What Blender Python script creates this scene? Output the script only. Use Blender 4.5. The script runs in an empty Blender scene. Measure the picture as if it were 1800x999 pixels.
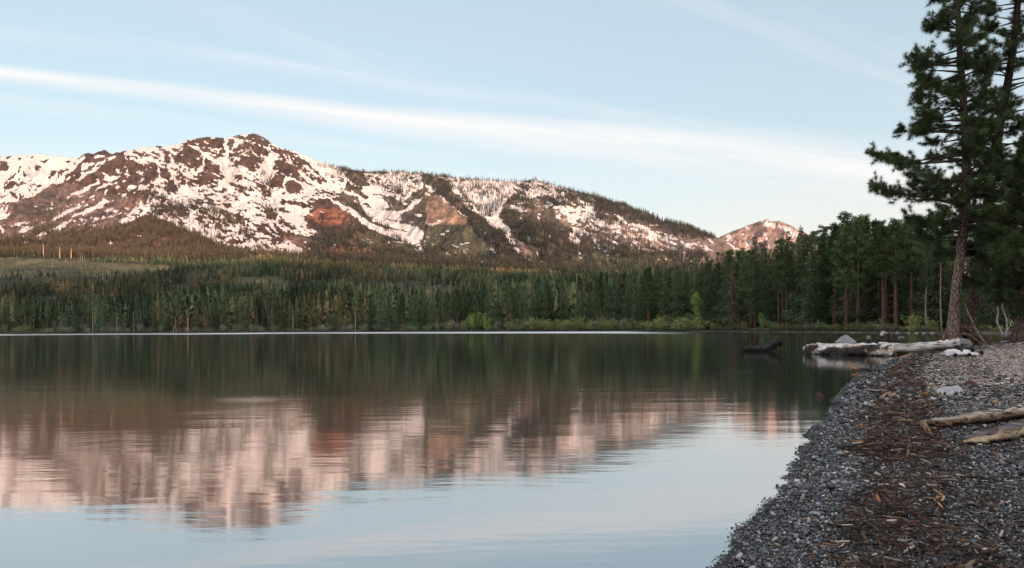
import bpy, bmesh, math, random
import numpy as np
from mathutils import Vector

SEED = 11
rng = np.random.default_rng(SEED)
random.seed(SEED)
scene = bpy.context.scene
COL = scene.collection

# ------------------------------------------------------------------ camera geometry (survey of the place)
F, H, RHO, HOR0 = 1413.0, 1.3, 0.0065, 579.0
CR, SR = math.cos(RHO), math.sin(RHO)


def at(px, py, Y):
    a, b = (px - 900.0) / F, (HOR0 - py) / F
    return np.array([(a * CR + b * SR) * Y, Y, H + (-a * SR + b * CR) * Y])


def proj(X, Y, Z):
    xx, zz = X / Y, (Z - H) / Y
    a, b = xx * CR - zz * SR, xx * SR + zz * CR
    return 900 + F * a, HOR0 - F * b


def hor(px):
    return HOR0 - RHO * (px - 900.0)


def sstep(e0, e1, x):
    t = np.clip((x - e0) / (e1 - e0), 0, 1)
    return t * t * (3 - 2 * t)


# ------------------------------------------------------------------ noise
def _hash(ix, iy, seed):
    n = (ix.astype(np.int64) * 374761393 + iy.astype(np.int64) * 668265263 + seed * 974634777) & 0xFFFFFFFF
    n = ((n ^ (n >> 13)) * 1274126177) & 0xFFFFFFFF
    n = n ^ (n >> 16)
    return (n & 0xFFFF) / 65535.0


def vnoise(x, y, seed=0):
    x = np.asarray(x, float)
    y = np.asarray(y, float)
    ix, iy = np.floor(x), np.floor(y)
    fx, fy = x - ix, y - iy
    fx, fy = fx * fx * fx * (fx * (fx * 6 - 15) + 10), fy * fy * fy * (fy * (fy * 6 - 15) + 10)
    a, b = _hash(ix, iy, seed), _hash(ix + 1, iy, seed)
    c, d = _hash(ix, iy + 1, seed), _hash(ix + 1, iy + 1, seed)
    return (a * (1 - fx) + b * fx) * (1 - fy) + (c * (1 - fx) + d * fx) * fy


def fbm(x, y, oct=4, seed=0, gain=0.5):
    s, amp, tot = 0.0, 1.0, 0.0
    c, sn = 0.8, 0.6
    for i in range(oct):
        s = s + amp * vnoise(x, y, seed + i * 17)
        tot += amp
        amp *= gain
        x, y = (x * c - y * sn) * 2.03 + 5.3, (x * sn + y * c) * 2.03 + 1.7
    return s / tot


def ridged(x, y, oct=4, seed=0):
    s, amp, tot = 0.0, 1.0, 0.0
    for i in range(oct):
        n = 1 - np.abs(2 * vnoise(x, y, seed + i * 13) - 1)
        s = s + amp * n * n
        tot += amp
        amp *= 0.5
        x, y = (x * 0.8 - y * 0.6) * 2.1 + 3.1, (x * 0.6 + y * 0.8) * 2.1 + 7.7
    return s / tot


# ------------------------------------------------------------------ mesh helpers
def make_mesh(name, V, faces, mats, smooth=False, fattr=None, cattr=None, matidx=None):
    """V (n,3); faces: list of int arrays (m,3)/(m,4)."""
    me = bpy.data.meshes.new(name)
    V = np.asarray(V, np.float32)
    faces = [np.asarray(f, np.int32) for f in faces if len(f)]
    loops = np.concatenate([f.ravel() for f in faces])
    sizes = np.concatenate([np.full(len(f), f.shape[1], np.int32) for f in faces])
    starts = np.concatenate([[0], np.cumsum(sizes)[:-1]]).astype(np.int32)
    me.vertices.add(len(V))
    me.vertices.foreach_set("co", V.ravel())
    me.loops.add(len(loops))
    me.loops.foreach_set("vertex_index", loops)
    me.polygons.add(len(sizes))
    me.polygons.foreach_set("loop_start", starts)
    if isinstance(smooth, np.ndarray):
        me.polygons.foreach_set("use_smooth", smooth.astype(bool))
    else:
        me.polygons.foreach_set("use_smooth", np.full(len(sizes), bool(smooth)))
    if matidx is not None:
        me.polygons.foreach_set("material_index", np.asarray(matidx, np.int32))
    me.update(calc_edges=True)
    for k, v in (fattr or {}).items():
        a = me.attributes.new(k, "FLOAT", "POINT")
        a.data.foreach_set("value", np.asarray(v, np.float32).ravel())
    for k, v in (cattr or {}).items():
        a = me.attributes.new(k, "FLOAT_COLOR", "POINT")
        v = np.asarray(v, np.float32)
        if v.shape[1] == 3:
            v = np.concatenate([v, np.ones((len(v), 1), np.float32)], 1)
        a.data.foreach_set("color", v.ravel())
    for m in mats if isinstance(mats, (list, tuple)) else [mats]:
        me.materials.append(m)
    me.validate()
    return me


class MB:
    """collects pieces (verts, faces, per-vertex colour, material index) into one mesh"""

    def __init__(s):
        s.V, s.T, s.Q, s.C, s.n = [], [], [], [], 0
        s.TM, s.QM, s.TS, s.QS = [], [], [], []

    def add(s, V, tris=None, quads=None, col=(1, 1, 1), mat=0, smooth=False):
        V = np.asarray(V, float).reshape(-1, 3)
        if tris is not None and len(tris):
            s.T.append(np.asarray(tris, int) + s.n)
            s.TM.append(np.full(len(tris), mat))
            s.TS.append(np.full(len(tris), smooth))
        if quads is not None and len(quads):
            s.Q.append(np.asarray(quads, int) + s.n)
            s.QM.append(np.full(len(quads), mat))
            s.QS.append(np.full(len(quads), smooth))
        col = np.asarray(col, float)
        s.C.append(np.broadcast_to(col, (len(V), 3)))
        s.V.append(V)
        s.n += len(V)

    def tube(s, P, R, sides=6, col=(1, 1, 1), mat=0, cap=True, smooth=True, bump=0.0, seed=0, oval=1.0):
        P = np.asarray(P, float)
        R = np.broadcast_to(np.asarray(R, float), (len(P),))
        d = np.gradient(P, axis=0)
        d /= np.linalg.norm(d, axis=1)[:, None] + 1e-9
        ref = np.array([0, 0, 1.0]) if abs(d[:, 2]).mean() < 0.75 else np.array([1.0, 0, 0])
        u = np.cross(d, ref)
        u /= np.linalg.norm(u, axis=1)[:, None] + 1e-9
        w = np.cross(u, d)
        th = np.arange(sides) * 2 * math.pi / sides
        RR = R[:, None] * np.ones(sides)
        if bump:
            i, j = np.meshgrid(np.arange(len(P)), np.arange(sides), indexing="ij")
            RR = RR * (1 + bump * (fbm(np.cos(th[j]) * 1.6 + 9 + i * 0.05, np.sin(th[j]) * 1.6 + i * 0.35 + 5, 3, seed) - 0.5) * 2)
        V = P[:, None, :] + RR[:, :, None] * (np.cos(th)[None, :, None] * u[:, None, :] * oval + np.sin(th)[None, :, None] * w[:, None, :])
        n = len(P)
        V = V.reshape(-1, 3)
        i, j = np.meshgrid(np.arange(n - 1), np.arange(sides), indexing="ij")
        i, j = i.ravel(), j.ravel()
        k = (j + 1) % sides
        q = np.stack([i * sides + j, i * sides + k, (i + 1) * sides + k, (i + 1) * sides + j], 1)
        tr = None
        if cap:
            V = np.concatenate([V, P[:1] - d[:1] * 0 , P[-1:]], 0)
            c0, c1 = n * sides, n * sides + 1
            jj = np.arange(sides)
            kk = (jj + 1) % sides
            tr = np.concatenate([np.stack([np.full(sides, c0), kk, jj], 1), np.stack([np.full(sides, c1), (n - 1) * sides + jj, (n - 1) * sides + kk], 1)])
        s.add(V, tr, q, col, mat, smooth)

    def mesh(s, name, mats, fattr=None):
        faces, mi, sm = [], [], []
        if s.T:
            faces.append(np.concatenate(s.T)); mi.append(np.concatenate(s.TM)); sm.append(np.concatenate(s.TS))
        if s.Q:
            faces.append(np.concatenate(s.Q)); mi.append(np.concatenate(s.QM)); sm.append(np.concatenate(s.QS))
        return make_mesh(name, np.concatenate(s.V), faces, mats, np.concatenate(sm), fattr, {"tint": np.concatenate(s.C)}, np.concatenate(mi))


def link(name, me, parent=None, loc=(0, 0, 0), rz=0.0, sc=(1, 1, 1)):
    o = bpy.data.objects.new(name, me)
    COL.objects.link(o)
    o.location = loc
    o.rotation_euler = (0, 0, rz)
    o.scale = sc
    if parent is not None:
        o.parent = parent
    return o


def tag(o, label=None, cat=None, group=None, kind=None):
    if label: o["label"] = label
    if cat: o["category"] = cat
    if group: o["group"] = group
    if kind: o["kind"] = kind
    return o


# ------------------------------------------------------------------ node helpers
def new_mat(name):
    m = bpy.data.materials.new(name)
    m.use_nodes = True
    nt = m.node_tree
    for n in list(nt.nodes):
        nt.nodes.remove(n)
    out = nt.nodes.new("ShaderNodeOutputMaterial")
    return m, nt, out


class NT:
    def __init__(s, nt):
        s.nt = nt

    def n(s, typ, **kw):
        nd = s.nt.nodes.new(typ)
        for k, v in kw.items():
            setattr(nd, k, v)
        return nd

    def put(s, sock, v):
        if v is None:
            return
        if isinstance(v, (int, float)):
            sock.default_value = v
        elif isinstance(v, (tuple, list)):
            v = tuple(v)
            if sock.type == "RGBA" and len(v) == 3:
                v = v + (1.0,)
            sock.default_value = v
        else:
            s.nt.links.new(v, sock)

    def math(s, op, a, b=None, c=None, clamp=False):
        nd = s.n("ShaderNodeMath", operation=op, use_clamp=clamp)
        s.put(nd.inputs[0], a); s.put(nd.inputs[1], b); s.put(nd.inputs[2], c)
        return nd.outputs[0]

    def vmath(s, op, a, b=None, out=0):
        nd = s.n("ShaderNodeVectorMath", operation=op)
        s.put(nd.inputs[0], a); s.put(nd.inputs[1], b)
        return nd.outputs["Value"] if op in ("DOT_PRODUCT", "LENGTH") else nd.outputs[0]

    def mix(s, f, a, b, blend="MIX"):
        nd = s.n("ShaderNodeMix", data_type="RGBA", blend_type=blend)
        s.put(nd.inputs["Factor"], f) if False else s.put(nd.inputs[0], f)
        s.put(nd.inputs[6], a); s.put(nd.inputs[7], b)
        return nd.outputs[2]

    def ramp(s, v, a, b, lo=0.0, hi=1.0):
        nd = s.n("ShaderNodeMapRange", interpolation_type="SMOOTHSTEP")
        s.put(nd.inputs[0], v); s.put(nd.inputs[1], a); s.put(nd.inputs[2], b); s.put(nd.inputs[3], lo); s.put(nd.inputs[4], hi)
        return nd.outputs[0]

    def noise(s, vec, scale, detail=3, rough=0.55, out=0):
        nd = s.n("ShaderNodeTexNoise")
        s.put(nd.inputs["Vector"], vec)
        nd.inputs["Scale"].default_value = scale
        nd.inputs["Detail"].default_value = detail
        nd.inputs["Roughness"].default_value = rough
        return nd.outputs[out]

    def comb(s, x, y, z):
        nd = s.n("ShaderNodeCombineXYZ")
        s.put(nd.inputs[0], x); s.put(nd.inputs[1], y); s.put(nd.inputs[2], z)
        return nd.outputs[0]

    def attr(s, name):
        nd = s.n("ShaderNodeAttribute", attribute_name=name)
        return nd

    def bsdf(s, col, rough=0.9, spec=0.2, normal=None, out=None, trans=None):
        b = s.n("ShaderNodeBsdfPrincipled")
        s.put(b.inputs["Base Color"], col); s.put(b.inputs["Roughness"], rough)
        s.put(b.inputs["Specular IOR Level"], spec)
        if normal is not None: s.put(b.inputs["Normal"], normal)
        if out is not None: s.nt.links.new(b.outputs[0], out.inputs[0])
        return b

    def bump(s, h, dist, strength=1.0, normal=None):
        nd = s.n("ShaderNodeBump")
        s.put(nd.inputs["Height"], h); s.put(nd.inputs["Distance"], dist); s.put(nd.inputs["Strength"], strength)
        if normal is not None: s.put(nd.inputs["Normal"], normal)
        return nd.outputs[0]


# ------------------------------------------------------------------ camera
cam = bpy.data.cameras.new("camera")
cam.sensor_width = 36.0
cam.lens = 36.0 * F / 1800.0
cam.shift_y = (HOR0 - 499.5) / 1800.0
cam.clip_start, cam.clip_end = 0.1, 30000.0
camo = bpy.data.objects.new("camera", cam)
COL.objects.link(camo)
camo.location = (0, 0, H)
camo.rotation_euler = (math.pi / 2, RHO, 0)
scene.camera = camo

# ------------------------------------------------------------------ sun and sky
SUN_EL, SUN_AZ = math.radians(3.4), math.radians(155.0)      # azimuth from +Y towards +X
SD = Vector((math.sin(SUN_AZ) * math.cos(SUN_EL), math.cos(SUN_AZ) * math.cos(SUN_EL), math.sin(SUN_EL)))
sun = bpy.data.lights.new("sun", "SUN")
sun.energy = 3.45
sun.angle = math.radians(0.5)
sun.color = (1.0, 0.69, 0.50)
suno = bpy.data.objects.new("sun", sun)
COL.objects.link(suno)
suno.rotation_euler = (-SD).to_track_quat("-Z", "Y").to_euler()
suno.location = (0, 0, 500)

world = bpy.data.worlds.new("World")
scene.world = world
world.use_nodes = True
wt = world.node_tree
for n in list(wt.nodes):
    wt.nodes.remove(n)
W = NT(wt)
wout = W.n("ShaderNodeOutputWorld")
bg = W.n("ShaderNodeBackground")
sky = W.n("ShaderNodeTexSky", sky_type="NISHITA")
sky.sun_disc = False
sky.sun_elevation = SUN_EL
sky.sun_rotation = SUN_AZ
sky.altitude = 1900
sky.air_density = 1.0
sky.dust_density = 0.6
sky.ozone_density = 1.2
geo = W.n("ShaderNodeTexCoord").outputs["Generated"]
dirv = W.vmath("NORMALIZE", geo)


def cirrus(p1, p2, width_a, width_b, along_scale, across_scale, soft, seed, noise_lo, noise_hi):
    """streak of high cloud along the great circle through two sky directions"""
    d1 = Vector(at(*p1, 1.0)) - Vector((0, 0, H))
    d2 = Vector(at(*p2, 1.0)) - Vector((0, 0, H))
    d1.normalize(); d2.normalize()
    nrm = d1.cross(d2).normalized()
    if nrm.z < 0: nrm = -nrm
    tdir = (d2 - d1).normalized()
    s_ = W.vmath("DOT_PRODUCT", dirv, tuple(nrm))
    u_ = W.vmath("DOT_PRODUCT", dirv, tuple(tdir))
    u1, u2 = d1.dot(tdir), d2.dot(tdir)
    w = W.ramp(u_, u1, u2, width_a, width_b)
    wob = W.math("MULTIPLY", W.math("SUBTRACT", W.noise(W.comb(W.math("MULTIPLY", u_, 2.2), seed, 0), 1.0, 2), 0.5), 0.035)
    sw = W.math("DIVIDE", W.math("ADD", s_, wob), w)
    body = W.math("MULTIPLY", W.ramp(sw, 1.0, 1.0 - soft), W.ramp(sw, -1.6, 0.2))
    nz = W.noise(W.comb(W.math("MULTIPLY", u_, along_scale), W.math("MULTIPLY", s_, across_scale), seed), 1.0, 5, 0.6)
    return W.math("MULTIPLY", body, W.ramp(nz, noise_lo, noise_hi)), u_, s_


c1, u1_, s1_ = cirrus((0, 124), (1560, 306), 0.0100, 0.040, 2.8, 44, 0.95, 3.7, 0.14, 0.64)
c2, _, _ = cirrus((0, 182), (420, 232), 0.010, 0.02, 3.0, 60, 0.8, 8.1, 0.25, 0.75)
c3, _, _ = cirrus((380, 20), (950, 225), 0.016, 0.03, 4.0, 50, 0.8, 5.4, 0.35, 0.8)
c4, _, _ = cirrus((1180, -20), (1560, 120), 0.03, 0.06, 3.0, 30, 0.8, 2.4, 0.35, 0.85)
c5, _, _ = cirrus((1100, 200), (1560, 262), 0.012, 0.02, 4.0, 60, 0.8, 6.4, 0.25, 0.7)
c6, _, _ = cirrus((600, 330), (1700, 350), 0.05, 0.09, 2.0, 20, 0.8, 1.4, 0.1, 0.9)
tot = W.math("MULTIPLY", c1, 0.95)
for c, k in ((c2, 0.35), (c3, 0.34), (c4, 0.36), (c5, 0.30), (c6, 0.55)):
    tot = W.math("MAXIMUM", tot, W.math("MULTIPLY", c, k))
tot = W.math("MULTIPLY", tot, W.ramp(W.vmath("DOT_PRODUCT", dirv, (0, 1, 0)), -0.1, 0.35), clamp=True)
SKY_TINT = (1.07, 1.04, 0.98)
CLOUD = (2.85, 2.76, 2.72)
skyc = W.mix(1.0, sky.outputs[0], SKY_TINT, "MULTIPLY")
dsep = W.n("ShaderNodeSeparateXYZ")
wt.links.new(dirv, dsep.inputs[0])
fwd = W.ramp(dsep.outputs[1], -0.35, 0.35)
lowk = W.ramp(dsep.outputs[2], 0.26, 0.02)
veil = W.mix(lowk, (1.92, 2.23, 2.46), (2.38, 2.45, 2.45))
veil = W.mix(W.math("MULTIPLY", W.ramp(dsep.outputs[0], -0.05, 0.36), W.ramp(dsep.outputs[2], 0.22, 0.03)), veil, (2.76, 2.38, 2.20))
skyc = W.mix(W.math("MULTIPLY", fwd, W.math("ADD", 0.54, W.math("MULTIPLY", lowk, 0.30))), skyc, veil)
cloudc = W.mix(W.ramp(dsep.outputs[2], 0.06, 0.20), (2.85, 2.52, 2.36), CLOUD)
skyc = W.mix(tot, skyc, cloudc)
# bright veil added to the unseen eastern sky as fill for forest and beach
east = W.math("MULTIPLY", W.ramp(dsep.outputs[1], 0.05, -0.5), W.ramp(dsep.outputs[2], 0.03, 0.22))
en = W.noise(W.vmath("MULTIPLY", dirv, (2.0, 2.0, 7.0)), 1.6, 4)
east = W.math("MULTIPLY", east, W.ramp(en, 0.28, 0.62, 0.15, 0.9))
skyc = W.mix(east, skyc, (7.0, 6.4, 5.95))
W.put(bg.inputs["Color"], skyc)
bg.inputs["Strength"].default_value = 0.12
wt.links.new(bg.outputs[0], wout.inputs[0])

vs = scene.view_settings
vs.view_transform = "Standard"
vs.look = "None"
vs.gamma = 1.0
vs.use_curve_mapping = False
vs.exposure = 1.62

# ================================================================== MOUNTAIN AND FAR LAND
def curve(tab):
    xs, ys = np.array([t[0] for t in tab], float), np.array([t[1] for t in tab], float)
    return lambda x: np.interp(x, xs, ys)


SHORE = curve([(-3000, 700), (-1000, 660), (0, 620), (450, 560), (700, 500), (900, 430), (1050, 380), (1150, 330), (1250, 270), (1350, 225),
               (1450, 190), (1550, 165), (1640, 150), (1720, 140), (1800, 130), (2500, 110), (4500, 90)])
BENCH = curve([(-3000, 470), (-100, 452), (0, 452), (150, 454), (280, 461), (350, 458), (450, 454), (600, 464), (800, 475), (1000, 484), (1150, 490),
               (1300, 498), (1500, 503), (1800, 508), (4500, 510)])
YB = 1900.0
RIDGE_Y = curve([(-3000, 4900), (-100, 4800), (150, 4600), (230, 4300), (450, 4200), (600, 4100), (800, 4000), (1000, 3800), (1200, 3650), (1300, 3600), (4500, 3600)])
SKYL = curve([(-3000, 380), (-600, 310), (-200, 288), (-60, 276), (0, 277), (40, 272), (75, 271), (110, 275), (150, 279), (170, 272), (185, 272), (200, 275), (220, 268), (260, 260), (290, 257),
              (318, 255), (330, 247), (350, 243), (365, 240), (395, 241), (420, 238), (450, 236), (462, 240), (475, 248), (488, 256), (495, 262), (505, 263), (520, 265), (535, 272), (560, 283), (590, 293),
              (615, 298), (650, 302), (700, 301), (740, 303), (800, 312), (850, 315), (900, 317), (940, 317), (970, 324), (1000, 332), (1050, 346), (1100, 363), (1140, 375), (1165, 390), (1180, 392),
              (1210, 400), (1240, 411), (1268, 419), (1290, 432), (1320, 447), (1360, 465), (1420, 482), (1500, 490), (1700, 492), (4500, 495)])

cols = np.concatenate([np.arange(-3000, -160, 45), np.arange(-160, 1420, 1.6), np.arange(1420, 1900, 6), np.arange(1900, 4500, 45)]).astype(float)
NROWS_M, NROWS_F, NROWS_B = 300, 46, 12
A = (cols - 900.0) / F
ys_, zb_py, yr_ = SHORE(cols), BENCH(cols), RIDGE_Y(cols)
zb = H + (hor(cols) - zb_py) / F * YB
zr = H + (hor(cols) - SKYL(cols)) / F * yr_
rowsY, rowsZ = [], []
for off, z in ((-8, -1.2), (-1, -0.1), (0.5, 0.12), (3, 0.45), (8, 0.8), (18, 1.2)):
    rowsY.append(ys_ + off); rowsZ.append(np.full_like(cols, z))
for k in range(1, NROWS_F + 1):
    t = k / NROWS_F
    y = ys_ + 18 + (YB - ys_ - 18) * t
    rowsY.append(y); rowsZ.append(1.2 + (zb - 1.2) * t ** 1.18)
T0 = len(rowsY)
for k in range(1, NROWS_M + 1):
    t = k / NROWS_M
    rowsY.append(YB + (yr_ - YB) * t)
    rowsZ.append(zb + (zr - zb) * (0.56 * t + 0.44 * t * t))
for k in range(1, NROWS_B + 1):
    rowsY.append(yr_ + 140.0 * k)
    rowsZ.append(zr - (6 + 34 * k) * np.clip((zr - 120) / 600, 0.05, 1.2))
GY, GZ = np.array(rowsY), np.array(rowsZ)
GX = A[None, :] * GY
TT = np.clip((GY - YB) / (yr_ - YB)[None, :], -1, 1.5)
PX0, PY0 = proj(GX, np.maximum(GY, 1), GZ)


def seg_dist(PX, PY, pts):
    """distance to a polyline and the running parameter 0..1"""
    best = np.full(PX.shape, 1e9)
    par = np.zeros(PX.shape)
    n = len(pts) - 1
    for i in range(n):
        (x0, y0), (x1, y1) = pts[i], pts[i + 1]
        dx, dy = x1 - x0, y1 - y0
        t = np.clip(((PX - x0) * dx + (PY - y0) * dy) / (dx * dx + dy * dy + 1e-9), 0, 1)
        d = np.hypot(PX - x0 - t * dx, PY - y0 - t * dy)
        m = d < best
        best = np.where(m, d, best)
        par = np.where(m, (i + t) / n, par)
    return best, par


# ribs and gullies: (polyline in the survey's px, half-width, metres)
RIBS = [([(215, 274), (150, 302), (80, 342), (0, 366), (-90, 380)], 18, 55), ([(250, 268), (272, 330), (270, 380), (330, 410)], 22, 45), ([(330, 250), (320, 290), (330, 330)], 14, 40),
        ([(400, 242), (398, 275), (410, 320), (400, 360)], 12, -45), ([(445, 240), (450, 300)], 20, 45), ([(490, 262), (500, 310), (520, 345)], 18, 42), ([(475, 270), (470, 320), (480, 360)], 9, -35),
        ([(345, 265), (358, 300), (340, 330)], 6, -25), ([(375, 300), (370, 330)], 12, 30), ([(555, 345), (600, 365), (650, 400), (740, 440)], 20, 45), ([(580, 385), (575, 420)], 28, 35),
        ([(600, 315), (660, 340)], 14, 30), ([(640, 330), (670, 370), (720, 390), (745, 425), (757, 460)], 24, -50), ([(770, 325), (800, 355), (840, 390), (890, 425), (965, 470)], 26, 60),
        ([(745, 345), (790, 370), (825, 390)], 16, 35), ([(800, 325), (860, 380), (890, 415), (945, 465)], 18, -48), ([(885, 370), (930, 410), (990, 440)], 20, 35), ([(910, 400), (935, 440), (965, 475)], 10, -35),
        ([(960, 330), (1010, 360), (1100, 380), (1160, 400)], 22, 32), ([(1010, 380), (1020, 430), (1040, 470)], 14, -28), ([(1060, 380), (1100, 430), (1110, 470)], 18, 30), ([(1130, 400), (1190, 440)], 16, -26),
        ([(1190, 400), (1240, 440), (1270, 470)], 18, 26), ([(160, 330), (60, 400)], 22, -25), ([(210, 330), (130, 390)], 18, -22), ([(60, 285), (20, 340)], 14, 40), ([(100, 285), (80, 325)], 16, -35)]
env = sstep(0.02, 0.14, TT) * (1 - 0.85 * sstep(0.9, 1.0, TT)) * (TT <= 1.0)
REL = np.zeros_like(GZ)
warp = 8 * (fbm(PX0 / 20, PY0 / 20, 3, 5) - 0.5)
for pts, w, amp in RIBS:
    d, par = seg_dist(PX0 + warp, PY0 + warp[::-1], pts)
    REL += amp * np.exp(-(d / w) ** 1.5) * np.sin(np.clip(par * 0.9 + 0.08, 0, 1) * math.pi) ** 0.5
u_ = GX * 0.94 + GY * 0.3
REL += 85 * (ridged(u_ / 420 + GY / 2600, GY / 1500 - GX / 2500, 3, 21) - 0.45)
REL += 42 * (ridged(GX / 140, GY / 300, 3, 31) - 0.45) + 17 * (fbm(GX / 38, GY / 75, 3, 41) - 0.5)
RG = 3.2 * (42 * (ridged(GX / 140, GY / 300, 3, 31) - 0.45) * .25)
GZ = GZ + REL * env * np.clip((zr - zb) / 500, 0.1, 1)[None, :]
# the skyline itself is a little ragged
rag = 6 * (fbm(cols / 4.0, cols * 0 + 3.3, 3, 77) - 0.5)
GZ += rag[None, :] * np.exp(-((TT - 1) / 0.02) ** 2)
# gentle roll of the wooded bench
fenv = sstep(0, 0.2, (GY - ys_) / 400.0) * (TT < 0)
GZ += 9 * (fbm(GX / 160, GY / 160, 3, 51) - 0.5) * fenv
PX1, PY1 = proj(GX, np.maximum(GY, 1), GZ)


def land_z(x, y):
    """height of the far land at plan positions"""
    px = 900 + F * x / y
    ci = np.interp(px, cols, np.arange(len(cols)))
    c0 = np.clip(ci.astype(int), 0, len(cols) - 2)
    fc = ci - c0
    out = np.zeros_like(x)
    for cc, wgt in ((c0, 1 - fc), (c0 + 1, fc)):
        ysc, yrc = ys_[cc], yr_[cc]
        r = np.where(y < ysc + 18, np.interp(np.clip(y - ysc, -8, 18), [-8, -1, 0.5, 3, 8, 18], [0, 1, 2, 3, 4, 5]),
                     np.where(y < YB, 5 + (y - ysc - 18) / (YB - ysc - 18) * NROWS_F, np.minimum(5 + NROWS_F + (y - YB) / (yrc - YB) * NROWS_M, 5 + NROWS_F + NROWS_M)))
        r0 = np.clip(r.astype(int), 0, GZ.shape[0] - 2)
        fr = r - r0
        out += wgt * (GZ[r0, cc] * (1 - fr) + GZ[r0 + 1, cc] * fr)
    return out


# ------------------------------------------------------------------ ground cover of the mountain, mapped
class Canvas:
    def __init__(s, x0, x1, y0, y1, step=1.0):
        s.x0, s.y0, s.st = x0, y0, step
        s.X, s.Y = np.meshgrid(np.arange(x0, x1, step), np.arange(y0, y1, step))
        s.WX = s.X + 9 * (fbm(s.X / 14, s.Y / 10, 3, 91) - 0.5) + 4 * (fbm(s.X / 4, s.Y / 3, 2, 92) - 0.5)
        s.WY = s.Y + 6 * (fbm(s.X / 14, s.Y / 10, 3, 93) - 0.5) + 3 * (fbm(s.X / 4, s.Y / 3, 2, 94) - 0.5)

    def layer(s, v):
        return np.broadcast_to(np.asarray(v, float), s.X.shape + np.shape(v)).copy()

    def inside(s, pts):
        m = np.zeros(s.X.shape, bool)
        n = len(pts)
        for i in range(n):
            (xa, ya), (xb, yb) = pts[i], pts[(i + 1) % n]
            if ya == yb: continue
            c = (ya > s.WY) != (yb > s.WY)
            m ^= c & (s.WX < (xb - xa) * (s.WY - ya) / (yb - ya) + xa)
        return m

    def poly(s, L, pts, v):
        L[s.inside(pts)] = v

    def stroke(s, L, pts, w, v, taper=True):
        d, par = seg_dist(s.WX, s.WY, pts)
        ww = w * 0.5 * (np.clip(np.sin(np.clip(par, 0.04, 0.96) * math.pi), 0, 1) ** 0.6 if taper else 1.0)
        L[d < ww] = v

    def sample(s, L, px, py):
        fx = np.clip((px - s.x0) / s.st, 0, s.X.shape[1] - 1.001)
        fy = np.clip((py - s.y0) / s.st, 0, s.X.shape[0] - 1.001)
        ix, iy = fx.astype(int), fy.astype(int)
        fx, fy = fx - ix, fy - iy
        if L.ndim == 3: fx, fy = fx[..., None], fy[..., None]
        return (L[iy, ix] * (1 - fx) + L[iy, ix + 1] * fx) * (1 - fy) + (L[iy + 1, ix] * (1 - fx) + L[iy + 1, ix + 1] * fx) * fy


def Z(ox, oy, sc, pts):
    return [(ox + x / sc, oy + y / sc) for x, y in pts]


z1 = lambda *p: Z(0, 230, 4.163, p)
z2 = lambda *p: Z(250, 220, 4.163, p)
z3 = lambda *p: Z(500, 250, 4.343, p)
z4 = lambda *p: Z(750, 280, 4.757, p)
z5 = lambda *p: Z(1000, 300, 3.913, p)

CV = Canvas(-250, 1600, 200, 530)
SN = CV.layer(0.0)                      # how much of the ground is under snow
DARK, SCREE, RED, TAN, OLIVE, BRUSH = (.092, .051, .039), (.165, .104, .088), (.27, .105, .062), (.30, .185, .13), (.108, .090, .055), (.098, .075, .057)
PALE = (.30, .20, .165)
GC = CV.layer(DARK)                      # rock / soil colour
TD = CV.layer(0.0)                       # trees
P, S = CV.poly, CV.stroke
# -- soil colours
P(GC, [(-250, 370), (0, 362), (110, 320), (160, 330), (240, 365), (225, 395), (100, 420), (-250, 430)], SCREE)
P(GC, z1((0, 560), (320, 420), (560, 440), (900, 480), (1060, 500), (960, 640), (600, 680), (0, 760)), SCREE)
P(GC, z1((920, 540), (1060, 490), (1050, 540), (930, 580)), (.27, .15, .10))
for q in (z1((0, 640), (300, 560), (640, 470)), z1((140, 640), (420, 580)), z1((560, 640), (900, 590)), z1((260, 490), (440, 470)), z1((250, 710), (420, 690))): S(GC, q, 7, BRUSH)
P(GC, [(600, 290), (1300, 290), (1300, 520), (600, 520)], BRUSH)
P(GC, z3((0, 700), (560, 700), (1000, 780), (1140, 940), (0, 999)), BRUSH)
P(GC, z3((540, 720), (850, 720), (1060, 900), (1100, 990), (700, 990)), OLIVE)
P(GC, z3((130, 600), (200, 430), (330, 430), (560, 560), (650, 660), (560, 720), (290, 690)), (.085, .05, .038))
P(GC, z3((170, 570), (250, 510), (340, 520), (430, 490), (500, 540), (490, 600), (420, 630), (340, 655), (270, 630), (220, 600)), RED)
P(GC, z3((280, 815), (440, 785), (560, 775), (690, 805), (710, 830), (560, 845), (440, 855), (320, 845)), (.25, .115, .075))
P(GC, z3((490, 740), (560, 740), (560, 770), (500, 770)), (.25, .115, .075))
P(GC, z3((0, 700), (150, 760), (180, 860), (0, 830)), (.17, .09, .065))
P(GC, z3((650, 550), (740, 570), (700, 600)), (.27, .15, .09))
P(GC, z3((1075, 530), (1100, 420), (1150, 400), (1210, 430), (1303, 510), (1340, 600), (1250, 620), (1130, 600)), TAN)
P(GC, z3((930, 330), (1010, 300), (1000, 400), (930, 390)), (.25, .15, .10))
P(GC, z4((0, 290), (80, 300), (130, 380), (230, 420), (330, 490), (350, 540), (200, 560), (0, 545)), TAN)
P(GC, z4((0, 220), (50, 230), (60, 280), (0, 290)), TAN)
P(GC, z3((1070, 690), (1303, 640), (1303, 960), (1140, 950)), OLIVE)
P(GC, z4((0, 560), (340, 560), (420, 650), (620, 850), (800, 950), (0, 950)), OLIVE)
P(GC, z4((60, 800), (300, 740), (420, 800), (330, 900), (150, 890)), (.155, .135, .06))
P(GC, z4((690, 640), (740, 640), (860, 780), (1020, 920), (920, 940), (800, 780)), (.24, .16, .145))
P(GC, z4((850, 780), (960, 860), (1010, 930), (930, 930)), OLIVE)
P(GC, z4((1280, 760), (1427, 740), (1427, 960), (1050, 950), (1200, 850)), OLIVE)
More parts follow.
